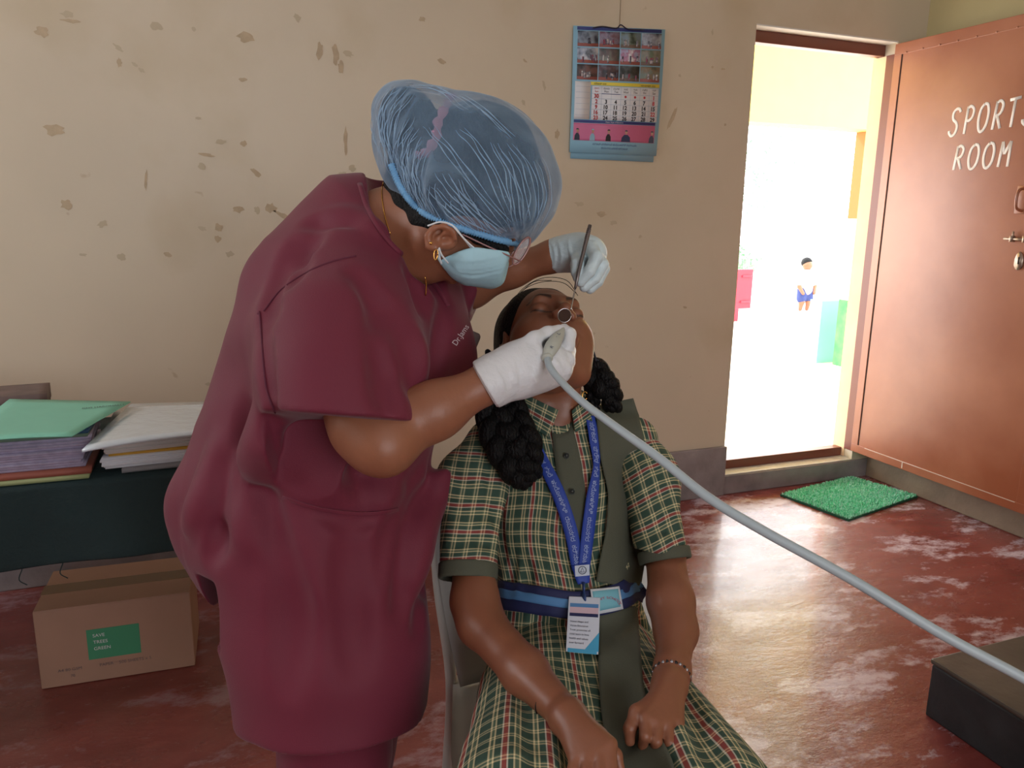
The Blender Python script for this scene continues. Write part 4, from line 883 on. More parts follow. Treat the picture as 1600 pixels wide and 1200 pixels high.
# thumb across the top, index and the rest curled to pinch the handpiece
finger(fg, [V3(810, 552, 1.10), V3(836, 532, 1.105), V3(856, 522, 1.12), V3(874, 516, 1.135)], .0150, .0085, .006)
finger(fg, [V3(862, 556, 1.14), V3(886, 540, 1.125), V3(890, 522, 1.13), V3(881, 514, 1.143)], .0125, .0080, .003)
finger(fg, [V3(852, 570, 1.135), V3(886, 562, 1.115), V3(889, 548, 1.14), V3(876, 534, 1.155)], .0130, .0085, .002)
finger(fg, [V3(846, 580, 1.13), V3(881, 577, 1.108), V3(888, 566, 1.135), V3(874, 554, 1.155)], .0130, .0085, .002)
finger(fg, [V3(838, 588, 1.125), V3(868, 589, 1.106), V3(880, 581, 1.13), V3(868, 570, 1.15)], .0115, .008, .002)
fg.ell(V3(857, 537, 1.09), (.0095, .0085, .035), .005, '-', R=np.array([[.8, .6, 0], [-.6, .8, 0], [0, 0, 1.]]))
for pts in ([(800, 560), (806, 590), (806, 602)], [(792, 562), (800, 585), (802, 600)], [(835, 528), (842, 545), (846, 556)], [(832, 585), (836, 594), (840, 600)], [(862, 558), (872, 570), (880, 588)], [(776, 580), (784, 596), (788, 612)]): fg.crease(pts, .0011, .004, '+')
g1 = solid('glove', fg, GLOVE, dent)
m = MB(); pts = [c_(0)]*0
def ringat(c, ax, r, n=32):
    ax = _n(np.array(ax, float)); u = _n(np.cross(ax, [0, 0, 1.])); v = np.cross(ax, u); return [w(np.array(c)+r*(math.cos(t)*u+math.sin(t)*v)) for t in np.linspace(0, 2*math.pi, n+1)]
m.tube(ringat(V3(759, 603, 1.089), (.86, -.50, .0), .0322), .0016, 6); m.build('cuff_bead', GLOVE, g1)
# far glove holding the mirror
fg2 = FB(830, 350, 965, 480, 1.20, 1.40, .0020)
fg2.chain([(V3(853, 402, 1.335), .0268), (V3(880, 397, 1.325), .0262), (V3(905, 394, 1.31), .028), (V3(922, 396, 1.295), .028)], .02)
fg2.cut(V3(851, 403, 1.335), (-.97, .1, .1), .002)
finger(fg2, [V3(922, 388, 1.275), V3(932, 402, 1.255), V3(921, 424, 1.25), V3(907, 441, 1.255)], .0125, .0080, .003)
finger(fg2, [V3(930, 396, 1.29), V3(941, 414, 1.272), V3(930, 434, 1.268), V3(913, 449, 1.268)], .0122, .0082, .002)
finger(fg2, [V3(932, 400, 1.305), V3(943, 420, 1.292), V3(934, 440, 1.29), V3(922, 452, 1.288)], .0115, .008, .002)
finger(fg2, [V3(930, 404, 1.32), V3(938, 424, 1.31), V3(932, 440, 1.308), V3(924, 450, 1.306)], .0100, .007, .002)
finger(fg2, [V3(905, 400, 1.285), V3(902, 414, 1.262), V3(901, 424, 1.255), V3(902, 434, 1.256)], .0125, .0075, .004)
for pts in ([(872, 376), (878, 400), (872, 424)], [(862, 378), (868, 400), (864, 424)], [(888, 376), (892, 396), (896, 410)]): fg2.crease(pts, .0011, .004, '+')
g2 = solid('glove', fg2, GLOVE2, dent)
m = MB(); m.tube(ringat(V3(852, 403, 1.335), (.97, -.1, -.1), .0262), .0014, 6); m.build('cuff_bead', GLOVE2, g2)
# clogs
for s in (-1, 1):
    lat = np.array([-.36, -.93, 0])*s*.09; an = np.r_[(hips+lat)[:2]+np.array([-.04, .01]), 0]
    m = MB(); m.tube(smooth_path([an+[-.04, .01, .045], an+[.03, -.01, .045], an+[.11, -.035, .04], an+[.17, -.05, .03]], 4), [.040]*4+[.044]*4+[.043]*4+[.028], 14, flat=1.0, up=(0, 0, 1)); m.build('shoe', mat('black_shoe', (30, 28, 30), rough=.5), dent)
MET = mat('polished_steel', (190, 186, 186), rough=.22, metal=1)
mir = thing('dental_mirror', 'thin steel mouth mirror held over the girl\'s lips in the far gloved hand', 'dental mirror', tuple(Pw(895, 460, 1.22)))
m = MB(); hp_ = [Pw(922, 352, 1.262), Pw(917, 372, 1.256), Pw(904, 425, 1.240), Pw(899, 450, 1.23)]
m.tube(hp_, [.0032, .0034, .0030, .0022], 12); [m.tube([np.array(hp_[0])*(1-t)+np.array(hp_[1])*t, np.array(hp_[0])*(1-t-.05)+np.array(hp_[1])*(t+.05)], .0038, 12) for t in np.linspace(.3, 1, 6)]
m.build('handle', mat('knurled_steel', (130, 122, 122), rough=.4, metal=.9), mir)
m = MB(); m.tube(smooth_path([Pw(899, 450, 1.23), Pw(895, 470, 1.22), Pw(892, 484, 1.212)], 3), .0013, 8); m.build('stem', MET, mir)
ctr = V3(882, 493, 1.208); nn = _n(np.array([.25, .28, -1.])); m = MB(); u_ = _n(np.cross(nn, [0, 1, 0])); v_ = np.cross(nn, u_)
disc = lambda o, r, n=28: [w(ctr+nn*o+r*(math.cos(t)*u_+math.sin(t)*v_)) for t in np.linspace(0, 2*math.pi, n, endpoint=False)]
m.add(disc(0, .0108)+disc(-.003, .0098), [tuple(range(28)), tuple(range(28, 56))[::-1]]+[(i, (i+1) % 28, (i+1) % 28+28, i+28) for i in range(28)]); m.tube(disc(.0, .0108)+disc(0, .0108)[:1], .0009, 6)
mh = m.build('mirror_head', MET, mir)
m = MB(); m.add(disc(.0006, .0098), [tuple(range(28))]); m.build('mirror_glass', mat('dark_mirror', (96, 80, 78), rough=.12, metal=.8), mh)

# ---------------------------------------------------------------- handpiece and its cable
hpc = thing('dental_camera', 'grey-white handheld mouth camera with a long pale cable, pinched in the near glove', 'dental camera', tuple(Pw(862, 540, 1.12)))
HP = mat('grey_white_plastic', (180, 182, 172), rough=.4)
m = MB(); P = smooth_path([V3(855, 558, 1.078), V3(861, 545, 1.086), V3(869, 531, 1.102), V3(877, 519, 1.122), V3(883, 508, 1.146)], 5)
m.tube([w(p) for p in P], np.interp(np.linspace(0, 1, len(P)), [0, .15, .35, .6, .8, 1], [.0062, .0095, .0112, .0085, .0045, .0035]), 18, flat=.8); hb = m.build('handpiece_body', HP, hpc)
m = MB()
for s, x, y, h in (('R', 866, 548, 7), ('· · +', 869, 541, 8), ('L', 877, 527, 8)):
    V, Fc = text_geo(s); ux = np.array([.5, -.86]); uy = np.array([-.86, -.5]); pp = np.array([x, y])+V[:, :1]*ux*h+V[:, 1:2]*uy*h-3
    m.add([Pw(a_, b_, 1.084-.0145+(548-b_)*.0011) for a_, b_ in pp], Fc)
m.build('button_marks', mat('blue_grey_ink', (70, 84, 110)), hb, smooth=False)
cab = smooth_path([Pw(855, 559, 1.078), Pw(859, 573, 1.062), Pw(875, 594, 1.040), Pw(910, 628, 1.0), Pw(962, 667, .96), Pw(1030, 716, .92), Pw(1105, 776, .885), Pw(1190, 828, .86), Pw(1330, 905, .84), Pw(1470, 990, .825), Pw(1600, 1060, .81), Pw(1720, 1130, .78), Pw(1850, 1230, .74)], 10)
m = MB(); m.tube(cab, np.interp(np.arange(len(cab)), [0, 10, 30, 60, 90, 120], [.0050, .0050, .0050, .0056, .0056, .0056]), 14); m.build('cable', mat('pale_blue_grey_cable', (168, 180, 186), rough=.45), hpc)
m = MB(); m.tube([cab[0], cab[1], cab[2]], [.0082, .0078, .006], 16); m.build('cable_collar', HP, hpc)

# ---------------------------------------------------------------- the girl on the chair
girl = thing('person', 'seated schoolgirl in green plaid uniform with head tilted back and mouth open', 'person', tuple(np.r_[onz(900, 1150, .45)[:2]*0+Pw(890, 1040, 1.36)[:2], 0]))
def plaid_mat():
    m = bpy.data.materials.new('green_cream_red_plaid'); m.use_nodes = True; nt = m.node_tree; b = nt.nodes['Principled BSDF']; b.inputs['Roughness'].default_value = .85
    a = nt.nodes.new('ShaderNodeAttribute'); a.attribute_name = 'uvw'; sp = nt.nodes.new('ShaderNodeSeparateXYZ'); nt.links.new(a.outputs['Vector'], sp.inputs[0])
    Gd = lin((50, 76, 64)); Gm = lin((90, 108, 86)); C = lin((222, 206, 162)); Wt = lin((214, 206, 190)); R = lin((168, 44, 48))
    def ramp(sock, period, stops):
        d = nt.nodes.new('ShaderNodeMath'); d.operation = 'DIVIDE'; d.inputs[1].default_value = period; nt.links.new(sock, d.inputs[0])
        f = nt.nodes.new('ShaderNodeMath'); f.operation = 'FRACT'; nt.links.new(d.outputs[0], f.inputs[0])
        r = nt.nodes.new('ShaderNodeValToRGB'); r.color_ramp.interpolation = 'CONSTANT'; e = r.color_ramp.elements
        while len(e) > 1: e.remove(e[-1])
        e[0].position = stops[0][0]; e[0].color = (*stops[0][1], 1)
        for p, c in stops[1:]: x = e.new(p); x.color = (*c, 1)
        nt.links.new(f.outputs[0], r.inputs[0]); return r
    ru = ramp(sp.outputs[0], .044, [(0, Gd), (.16, C), (.20, Gm), (.26, C), (.30, Gd), (.44, Wt), (.475, R), (.575, Wt), (.61, Gd), (.72, C), (.76, Gm), (.84, C), (.88, Gd)])
    rv = ramp(sp.outputs[1], .022, [(0, Gd), (.34, Gm), (.44, C), (.54, Gm), (.66, C), (.76, Gd)])
    mx = nt.nodes.new('ShaderNodeMixRGB'); mx.inputs[0].default_value = .42; nt.links.new(ru.outputs[0], mx.inputs[1]); nt.links.new(rv.outputs[0], mx.inputs[2]); nt.links.new(mx.outputs[0], b.inputs['Base Color'])
    tc = nt.nodes.new('ShaderNodeTexCoord'); n2 = nt.nodes.new('ShaderNodeTexNoise'); n2.inputs['Scale'].default_value = 38; n2.inputs['Detail'].default_value = 3; nt.links.new(tc.outputs['Object'], n2.inputs[0])
    bp = nt.nodes.new('ShaderNodeBump'); bp.inputs['Strength'].default_value = .45; bp.inputs['Distance'].default_value = .012; nt.links.new(n2.outputs[0], bp.inputs['Height']); nt.links.new(bp.outputs[0], b.inputs['Normal'])
    return m
PLAID = plaid_mat(); OLV = mat('olive_grey_cloth', (84, 86, 72), rough=.85, bump=.15, bscale=400, noise=.06, nscale=6)
# head, thrown back
gh = frame(V3(853, 534, 1.37), (.24, -.63, -.74), (.96, .10, .22))
gf_ = FB(740, 400, 980, 730, 1.20, 1.56, .0021); gf_.fr = (gh[0], gh[1], .96); head_shape(gf_, .020); gf_.fr = None
gf_.chain([(V3(858, 585, 1.40), .050), (V3(860, 625, 1.415), .049), (V3(862, 665, 1.42), .056), (V3(862, 700, 1.43), .075)], .03)
gf_.chain([(V3(822, 600, 1.37), .010), (V3(838, 640, 1.372), .008)], .03); gf_.chain([(V3(895, 600, 1.37), .010), (V3(885, 645, 1.375), .008)], .03)
def gcol(V):
    L = ((V-gh[1]) @ gh[0])/.96; out = np.zeros((len(V), 4)); out[:, 3] = 1
    x, y, z = L.T; my, ml = -.066, -.096; up = np.abs(y-(my+.001-.25*np.abs(x)*.6)) < .0075; lo = np.abs(y-(ml+.25*x*x/.02)) < .007
    out[:, 0] = np.where((z > .076) & (np.abs(x) < .024) & (up | lo), .75, 0)
    bx = np.clip((np.abs(x)-.014)/.034, 0, 1); arch = .0235+.006*np.sin(bx*2.4)
    hw_ = .0042*(1-.6*bx)
    out[:, 1] = np.where((z > .045) & (np.abs(x) > .013) & (np.abs(x) < .050), np.clip(1.6-np.abs(y-arch)/hw_, 0, 1), 0)*.9
    lx = np.abs(x); lid = (lx > .015) & (lx < .049) & (z > .06); ly = -.0095+.35*np.maximum(lx-.034, 0); out[:, 1] = np.maximum(out[:, 1], np.where(lid, np.clip(1.5-np.abs(y-ly)/.0013, 0, 1), 0))
    out[:, 1] = np.maximum(out[:, 1], np.clip(1.6-np.sqrt(x**2+(y-.040)**2)/.0020, 0, 1)*(z > .05))
    out[:, 2] = np.where((np.abs(x) < .0165) & (y < my-.001) & (y > ml+.001) & (z > .06) & (z < .088), 1, 0); out[:, 2] = np.maximum(out[:, 2], np.clip(1.5-np.sqrt((lx-.0072)**2+(y+.0405)**2+(z-.1045)**2)/.0045, 0, 1)); return out  # dark mouth inside; shade painted into the nostrils
# arms, hands
def hand_down(F, wr, kn, tips, rw, fr_, thumb):           # wr wrist, kn list of knuckles, tips lists of finger joints
    for q in kn: F.cone(wr, q, rw, fr_*1.15, .012)
    for q, t in zip(kn, tips): finger(F, [q]+t, fr_, fr_*.72, .0025)
    finger(F, thumb, fr_*1.15, fr_*.8, .006)
ga = FB(680, 760, 1010, 1300, .90, 1.46, .0028)
ga.chain([(V3(742, 700, 1.40), .036), (V3(738, 850, 1.335), .034), (V3(742, 940, 1.27), .0365), (V3(752, 975, 1.24), .035), (V3(820, 1050, 1.14), .032), (V3(885, 1118, 1.05), .0225)], .02)
wr = V3(888, 1122, 1.045); kn = [V3(900, 1186, .985), V3(919, 1182, .98), V3(938, 1174, .98), V3(953, 1163, .985)]
hand_down(ga, wr, kn, [[V3(888, 1232, .955), V3(896, 1256, .955)], [V3(912, 1238, .945), V3(920, 1264, .945)], [V3(938, 1230, .945), V3(948, 1256, .945)], [V3(956, 1212, .955), V3(966, 1234, .955)]], .021, .0088, [V3(905, 1130, 1.03), V3(938, 1150, 1.01), V3(962, 1180, 1.0), V3(968, 1200, .995)])
gb = FB(960, 820, 1110, 1210, 1.0, 1.50, .0028)
gb.chain([(V3(1022, 740, 1.44), .034), (V3(1038, 860, 1.375), .033), (V3(1048, 940, 1.29), .036), (V3(1056, 985, 1.25), .032), (V3(1050, 1050, 1.17), .0245), (V3(1046, 1072, 1.145), .0215)], .02)
wr2 = V3(1046, 1072, 1.14); kn2 = [V3(1058, 1128, 1.075), V3(1042, 1132, 1.065), V3(1025, 1130, 1.06), V3(1008, 1122, 1.062)]
hand_down(gb, wr2, kn2, [[V3(1062, 1150, 1.06), V3(1058, 1164, 1.07)], [V3(1046, 1160, 1.045), V3(1042, 1174, 1.06)], [V3(1026, 1158, 1.04), V3(1022, 1173, 1.055)], [V3(1008, 1150, 1.042), V3(1004, 1166, 1.055)]], .021, .0090, [V3(1020, 1095, 1.10), V3(994, 1112, 1.075), V3(984, 1138, 1.06), V3(984, 1158, 1.06)])
HG = w(V3(890, 1035, 1.40)); hipz = .53
kneeR = w(V3(800, 1250, 1.0)); kneeL = w(V3(1120, 1255, 1.02))
gt_ = FB(660, 640, 1260, 1500, .90, 1.62, .012)
gt_.chain([(V3(862, 700, 1.43), .06), (V3(870, 760, 1.44), .088), (V3(885, 900, 1.43), .082), (V3(890, 1030, 1.42), .10)], .03)
gt_.chain([(V3(800, 705, 1.43), .035), (V3(742, 712, 1.40), .034)], .02); gt_.chain([(V3(940, 705, 1.44), .035), (V3(1010, 712, 1.43), .034)], .02)
gt_.chain([(V3(850, 1050, 1.38), .07), (c_(kneeR), .052)], .03); gt_.chain([(V3(940, 1050, 1.38), .07), (c_(kneeL), .052)], .03)
gl2 = Field(np.minimum(c_(kneeR), c_(kneeL))-[.12, .08, .25], np.maximum(c_(kneeR), c_(kneeL))+[.12, .62, .30], .009)
feet = []
for k_, s in ((kneeR, -1), (kneeL, 1)):
    an = np.array([k_[0]+.02, k_[1]+.06, .07]); gl2.chain([(c_(k_), .052), (c_((k_+an)/2+[0, .01, 0]), .048), (c_(an), .030)], .02); gl2.cone(c_(an+[0, .01, -.035]), c_(an+[-.02, -.13, -.048]), .028, .02, .03); feet.append(an)
gbody = solid('body', [gf_, ga, gb, gt_, gl2], SKIN_G, girl, col=gcol)
# mouth inside and teeth
fmth = gh[0]; L2V = lambda p: gh[1]+gh[0] @ np.array(p, float)*.96
m = MB()
for i in range(6):
    x = (i-2.5)*.0062; wd = .0030 if i in (2, 3) else .0027
    R_ = gh[0]; c = np.array([x, -.0735, .083-abs(x)**2*12]); 
    m.add([w(L2V(c+np.array(q))) for q in ((-wd, .006, -.002), (wd, .006, -.002), (wd, .006, .002), (-wd, .006, .002), (-wd*.9, -.0035, -.001), (wd*.9, -.0035, -.001), (wd*.9, -.0035, .0015), (-wd*.9, -.0035, .0015))], [(0, 1, 2, 3), (4, 7, 6, 5), (0, 4, 5, 1), (1, 5, 6, 2), (2, 6, 7, 3), (3, 7, 4, 0)])
m.build('teeth', mat('tooth_enamel', (226, 214, 200), rough=.25, coat=.4), girl, bevel=.0006)
# hair
gr = FB(740, 400, 980, 720, 1.20, 1.60, .0026); gr.fr = (gh[0], gh[1], .96)
gr.ell((0, .034, -.026), (.087, .094, .092), .02); gr.ell((0, -.015, -.055), (.074, .07, .055), .03)
gr.ell((0, -.050, .085), (.0655, .112, .085), .004, '-'); gr.fr = None; gr.chain([(V3(862, 575, 1.30), .050), (V3(862, 640, 1.36), .058), (V3(862, 700, 1.38), .06)], .01, '-')
gr.wobble(.0012, 110, 3)
solid('hair', gr, HAIR, girl)
# a few loose hairs above the crown
m = MB()
for pts in ([(800, 470), (822, 450), (850, 440), (880, 442), (900, 458)], [(796, 478), (818, 450), (850, 434), (885, 438), (903, 462)], [(812, 458), (835, 440), (862, 438)]):
    m.tube(smooth_path([Pw(x, y, 1.40) for x, y in pts], 6), .0006, 5)
m.build('loose_hair', HAIR, girl)
def braid(name, path, r, turns):                           # three strands plaited along a path (view-space points)
    P = smooth_path(path, 14); N = len(P); T = np.gradient(P, axis=0); T /= np.linalg.norm(T, axis=1)[:, None]
    m = MB(); rr = np.interp(np.linspace(0, 1, N), np.linspace(0, 1, len(r)), r)
    for s in range(3):
        out = []
        for i in range(N):
            t = i/(N-1)*turns*2*math.pi+s*2*math.pi/3; u = _n(np.cross(T[i], [0, 0, 1.])); v = np.cross(T[i], u)
            out.append(w(P[i]+u*rr[i]*.72*math.sin(t)+v*rr[i]*.45*math.sin(2*t)))
        m.tube(out, rr*.68, 10)
    return m.build(name, HAIR, girl)
braid('braid', [V3(782, 585, 1.37), V3(772, 640, 1.34), V3(785, 690, 1.31), V3(812, 735, 1.30), V3(826, 755, 1.30)], [.020, .024, .026, .024, .012], 2.4)
braid('braid', [V3(800, 600, 1.36), V3(806, 650, 1.33), V3(822, 700, 1.30), V3(830, 745, 1.30)], [.012, .018, .022, .014], 2.0)
braid('braid', [V3(922, 572, 1.40), V3(940, 598, 1.38), V3(954, 612, 1.38), V3(957, 640, 1.385)], [.020, .020, .016, .013], 1.6)
braid('braid', [V3(918, 590, 1.40), V3(926, 615, 1.39), V3(927, 640, 1.40)], [.010, .010, .010], 1.2)
RB = mat('black_ribbon', (24, 28, 40), rough=.5); m = MB()
m.tube(smooth_path([V3(787, 575, 1.33)*1, V3(762, 566, 1.32), V3(744, 568, 1.31), V3(741, 582, 1.305)], 5) @ M.T + EYE, .0042, 8, flat=.5)
m.tube(smooth_path([V3(774, 580, 1.34), V3(762, 560, 1.33), V3(760, 548, 1.33), V3(766, 552, 1.34)], 5) @ M.T + EYE, .0042, 8, flat=.5); m.build('hair_ribbon', RB, girl)
m = MB()
for pts in ([(918, 578), (930, 566), (928, 552), (925, 548)], [(922, 580), (934, 574), (934, 562), (927, 568)]):
    m.tube(smooth_path([Pw(x, y, 1.38) for x, y in pts], 5), .0034, 8, flat=.5)
m.build('hair_ribbon', RB, girl)
# tunic
gu = FB(690, 610, 1130, 1070, 1.22, 1.60, .0040); Zs = ((0, 0, 1), .62)
gu.chain([(V3(868, 715, 1.43), .105), (V3(872, 790, 1.42), .122), (V3(882, 880, 1.42), .112), (V3(886, 935, 1.42), .112), (V3(892, 1000, 1.40), .132), (V3(905, 1060, 1.38), .155)], .04, sq=((0, 0, 1), .80))
gu.chain([(V3(805, 690, 1.42), .048), (V3(760, 705, 1.40), .046)], .05); gu.chain([(V3(925, 680, 1.43), .048), (V3(990, 690, 1.43), .046)], .05)
gu.chain([(V3(862, 618, 1.42), .054), (V3(862, 670, 1.43), .062)], .04)
gu.chain([(V3(862, 590, 1.40), .050), (V3(862, 650, 1.405), .050)], .004, '-')
gu.cut(V3(862, 622, 1.36), (0, -1, -.25), .004)
gu.wobble(.0016, 60, 7)
for pts, r, k in [([(800, 870), (796, 900), (790, 930)], .003, .02), ([(820, 880), (822, 905), (812, 925)], .003, .02), ([(995, 860), (990, 900), (985, 925)], .003, .02), ([(775, 770), (778, 830), (785, 880)], .003, .02), ([(840, 960), (836, 1000), (850, 1040)], .003, .025), ([(1010, 930), (1005, 970), (1010, 1010)], .003, .02)]: gu.crease(pts, r, k)
torsouv = lambda V: np.stack([V[:, 0]*1.0-.05*V[:, 1]+.006*np.sin(V[:, 1]*30), V[:, 1]+.004*np.sin(V[:, 0]*40), V[:, 2]], 1)
tun = solid('tunic', gu, PLAID, girl, uv=torsouv)
def axuv(a, b):
    ax = _n(b-a); u = _n(np.cross(ax, [0, 0, 1.]))
    return lambda V: np.stack([(V-a) @ ax+.006*np.sin(((V-a) @ u)*40), (V-a) @ u, V[:, 2]], 1)
fsl = FB(672, 630, 810, 930, 1.20, 1.50, .0034)
fsl.chain([(V3(765, 712, 1.40), .050), (V3(738, 750, 1.36), .053), (V3(732, 880, 1.31), .0485)], .04); fsl.ball(V3(770, 690, 1.40), .036, .04)
fsl.cut(V3(732, 884, 1.31), (-.05, 1, -.15), .003); fsl.wobble(.0022, 62, 11)
for pts in ([(700, 740), (740, 770), (775, 780)], [(700, 790), (740, 805), (778, 800)], [(760, 700), (772, 760), (778, 820)], [(705, 850), (730, 840), (770, 850)], [(730, 820), (755, 840), (770, 846)]): fsl.crease(pts, .003, .02)
sl1 = solid('sleeve', fsl, PLAID, tun, uv=axuv(V3(765, 700, 1.38), V3(732, 890, 1.31)))
fsr = FB(960, 620, 1100, 900, 1.25, 1.55, .0034)
fsr.chain([(V3(985, 700, 1.43), .046), (V3(1012, 745, 1.40), .048), (V3(1030, 850, 1.355), .045)], .04)
fsr.cut(V3(1035, 864, 1.35), (-.12, 1, -.15), .003); fsr.wobble(.0022, 62, 12)
for pts in ([(1010, 700), (1030, 730), (1045, 750)], [(1010, 760), (1035, 770), (1050, 790)], [(1015, 830), (1040, 820), (1058, 830)]): fsr.crease(pts, .003, .02)
sl2 = solid('sleeve', fsr, PLAID, tun, uv=axuv(V3(985, 690, 1.42), V3(1045, 870, 1.35)))
for nm_, par, a, b, r in (('cuff', sl1, V3(732, 880, 1.308), V3(731, 906, 1.298), .0505), ('cuff', sl2, V3(1036, 858, 1.355), V3(1040, 878, 1.348), .0465)):
    fcf = Field(np.minimum(a, b)-.07, np.maximum(a, b)+.07, .003); ax = _n(b-a); fcf.cone(a-ax*.02, b+ax*.03, r, r*.97, .003); fcf.cut(a, -ax, .003); fcf.cut(b, ax, .003); fcf.cone(a-ax*.03, b+ax*.05, r-.007, r-.009, .003, '-')
    solid(nm_, fcf, OLV, par)
# skirt over the thighs
fk = FB(690, 985, 1290, 1400, .88, 1.60, .0048)
kR, kL = c_(kneeR), c_(kneeL)
fk.chain([(V3(850, 1040, 1.38), .098), (kR+[0, -.0, 0], .078)], .03); fk.chain([(V3(950, 1045, 1.38), .098), (kL, .080)], .03)
fk.chain([(V3(900, 1040, 1.37), .100), ((kR+kL)/2+[0, .045, .03], .062)], .06)
fk.wobble(.0025, 45, 5)
for pts in ([(800, 1040), (830, 1110), (840, 1200)], [(1060, 1060), (1100, 1130), (1130, 1200)], [(870, 1060), (900, 1100), (905, 1140)], [(960, 1040), (965, 1100), (975, 1160)], [(1030, 1030), (1080, 1100), (1110, 1190)]): fk.crease(pts, .004, .03)
def skuv(V):
    a = V3(900, 1040, 1.35); ax = _n((kR+kL)/2-a); u = _n(np.cross(ax, [0, 0, 1.])); u = np.array([1., 0, 0])-ax*ax[0]; u = _n(u); s = (V-a) @ ax
    return np.stack([((V-a) @ u)/(1+.9*np.clip(s, 0, 1)), s, V[:, 2]], 1)
skirt = solid('skirt', fk, PLAID, tun, uv=skuv)
# collar
def plaidband(field, path, hw, off, th, name, parent, along=False, mat_=PLAID):
    o, P, Nn, Q = band(field, path, hw, off, th, name, mat_, parent); a, b = Q.shape[:2]
    s = np.concatenate([[0], np.cumsum(np.linalg.norm(np.diff(P, axis=0), axis=1))])*1.38/FPX; t = np.linspace(-1, 1, b)*hw*1.38/FPX
    uv = np.stack([np.repeat(s[:, None], b, 1), np.repeat(t[None], a, 0), np.zeros((a, b))], -1).reshape(-1, 3)
    if along: uv = uv[:, [1, 0, 2]]
    uv = np.concatenate([uv, uv]); at = o.data.attributes.new('uvw', 'FLOAT_VECTOR', 'POINT'); at.data.foreach_set('vector', uv.astype(np.float32).ravel()); return o
#plaidband(gu, [(812, 620, 12), (828, 636, 17), (848, 650, 18), (866, 655, 12)], 15, .012, .006, 'collar', tun, True)
#plaidband(gu, [(874, 656, 11), (892, 649, 15), (908, 638, 14), (918, 627, 10)], 14, .012, .006, 'collar', tun, True)
COLF = Multi(gu, gf_)
def patch(F, quad, off, th, name, m, parent, n=14, nv=9, per=.044):
    q = np.array(quad, float); a = np.linspace(0, 1, n)[:, None, None]; b = np.linspace(0, 1, nv)[None, :, None]
    g = (1-a)*(1-b)*q[0]+a*(1-b)*q[1]+a*b*q[2]+(1-a)*b*q[3]; Q = F.hit(g[..., 0], g[..., 1], off); r = Q/Q[..., 2:3]; z = Q[..., 2]
    z = np.minimum(z, np.median(z)+.02)
    for _ in range(12): z[1:-1] = (z[:-2]+z[2:]+2*z[1:-1])/4; z[:, 1:-1] = (z[:, :-2]+z[:, 2:]+2*z[:, 1:-1])/4; z[0] = .5*z[0]+.5*z[1]; z[-1] = .5*z[-1]+.5*z[-2]; z[:, 0] = .5*z[:, 0]+.5*z[:, 1]; z[:, -1] = .5*z[:, -1]+.5*z[:, -2]
    mb = MB(); mb.sheet(w(r*z[..., None]), M[:, 2], th); o = mb.build(name, m, parent, bevel=.001)
    L = np.linalg.norm(q[3]-q[0])*1.38/FPX; uv = np.stack([np.broadcast_to(b[..., 0]*per*1.05-.001, (n, nv)), np.broadcast_to(a[..., 0]*np.linalg.norm(q[1]-q[0])*1.38/FPX, (n, nv)), np.zeros((n, nv))], -1).reshape(-1, 3)
    at = o.data.attributes.new('uvw', 'FLOAT_VECTOR', 'POINT'); at.data.foreach_set('vector', np.concatenate([uv, uv]).astype(np.float32).ravel()); return o
patch(COLF, [(808, 610), (873, 641), (857, 684), (804, 648)], .014, .004, 'collar', PLAID, tun)
patch(COLF, [(893, 642), (914, 624), (926, 658), (899, 676)], .014, .004, 'collar', PLAID, tun)
band(gu, [(876, 662, 16), (884, 700, 19), (893, 760, 21), (903, 830, 17), (910, 880, 13)], 20, .0045, .002, 'placket', OLV, tun)
for x, y in ((885, 712), (894, 768), (876, 652)):
    q = gu.hit(np.array([float(x)]), np.array([float(y)]), .008)[0]; m = MB(); nz = np.array([0, 0, 1.])
    m.tube([w(q-nz*.0008), w(q+nz*.0015)], .0048, 16); m.tube([w(q-nz*.0014)+r for r in [M[:, 0]*.0042*math.cos(t)+M[:, 1]*.0042*math.sin(t) for t in np.linspace(0, 6.283, 17)]], .0007, 6)
    m.build('button', mat('dark_button', (48, 52, 50), rough=.3), tun)
# sash over the left shoulder, tucked in the belt and lying on the lap
o_, *_ = band(gu, [(960, 628, 30), (967, 664, 34), (974, 710, 36), (983, 770, 33), (979, 830, 32), (972, 880, 35), (966, 915, 35)], 50, .0135, .003, 'sash', OLV, girl, across=13, n=8)
band(Multi(gu, fk), [(965, 950, 30), (968, 1010, 33), (972, 1080, 35), (986, 1150, 40), (1008, 1200, 44), (1020, 1260, 46)], 50, .010, .003, 'sash_end', OLV, girl, across=13, n=8)
# belt with printed buckle
BN = mat('navy_belt', (34, 40, 84), rough=.7); BL = mat('sky_blue_stripe', (84, 134, 186), rough=.7)
blt, *_ = band(gu, [(776, 930, 22), (810, 934, 22), (850, 940, 22), (900, 946, 21), (950, 938, 21), (985, 925, 20), (1003, 912, 18)], 22, .014, .004, 'belt', BN, girl, across=7, n=8)
band(gu, [(777, 927, 7), (810, 931, 7), (850, 938, 7), (900, 944, 7), (950, 936, 7), (985, 924, 7), (1003, 911, 6)], 7, .0155, .002, 'belt_stripe', BL, blt, n=8)
bk, *_ = band(gu, [(925, 941, 20), (948, 938, 19), (971, 934, 18)], 19, .021, .004, 'belt_buckle', mat('white_buckle', (214, 218, 224), rough=.4), blt)
band(gu, [(928, 940, 16), (948, 937, 15), (968, 934, 14)], 15, .0222, .001, 'buckle_print', mat('aqua_print', (120, 184, 200), rough=.5), bk)
V, Fc = text_geo('GOVT SCHOOL'); m = MB(); V[:, 0] -= V[:, 0].mean(); th = -V[:, 0]/3.2*1.2+math.pi/2; rr = 13+V[:, 1]*5.5
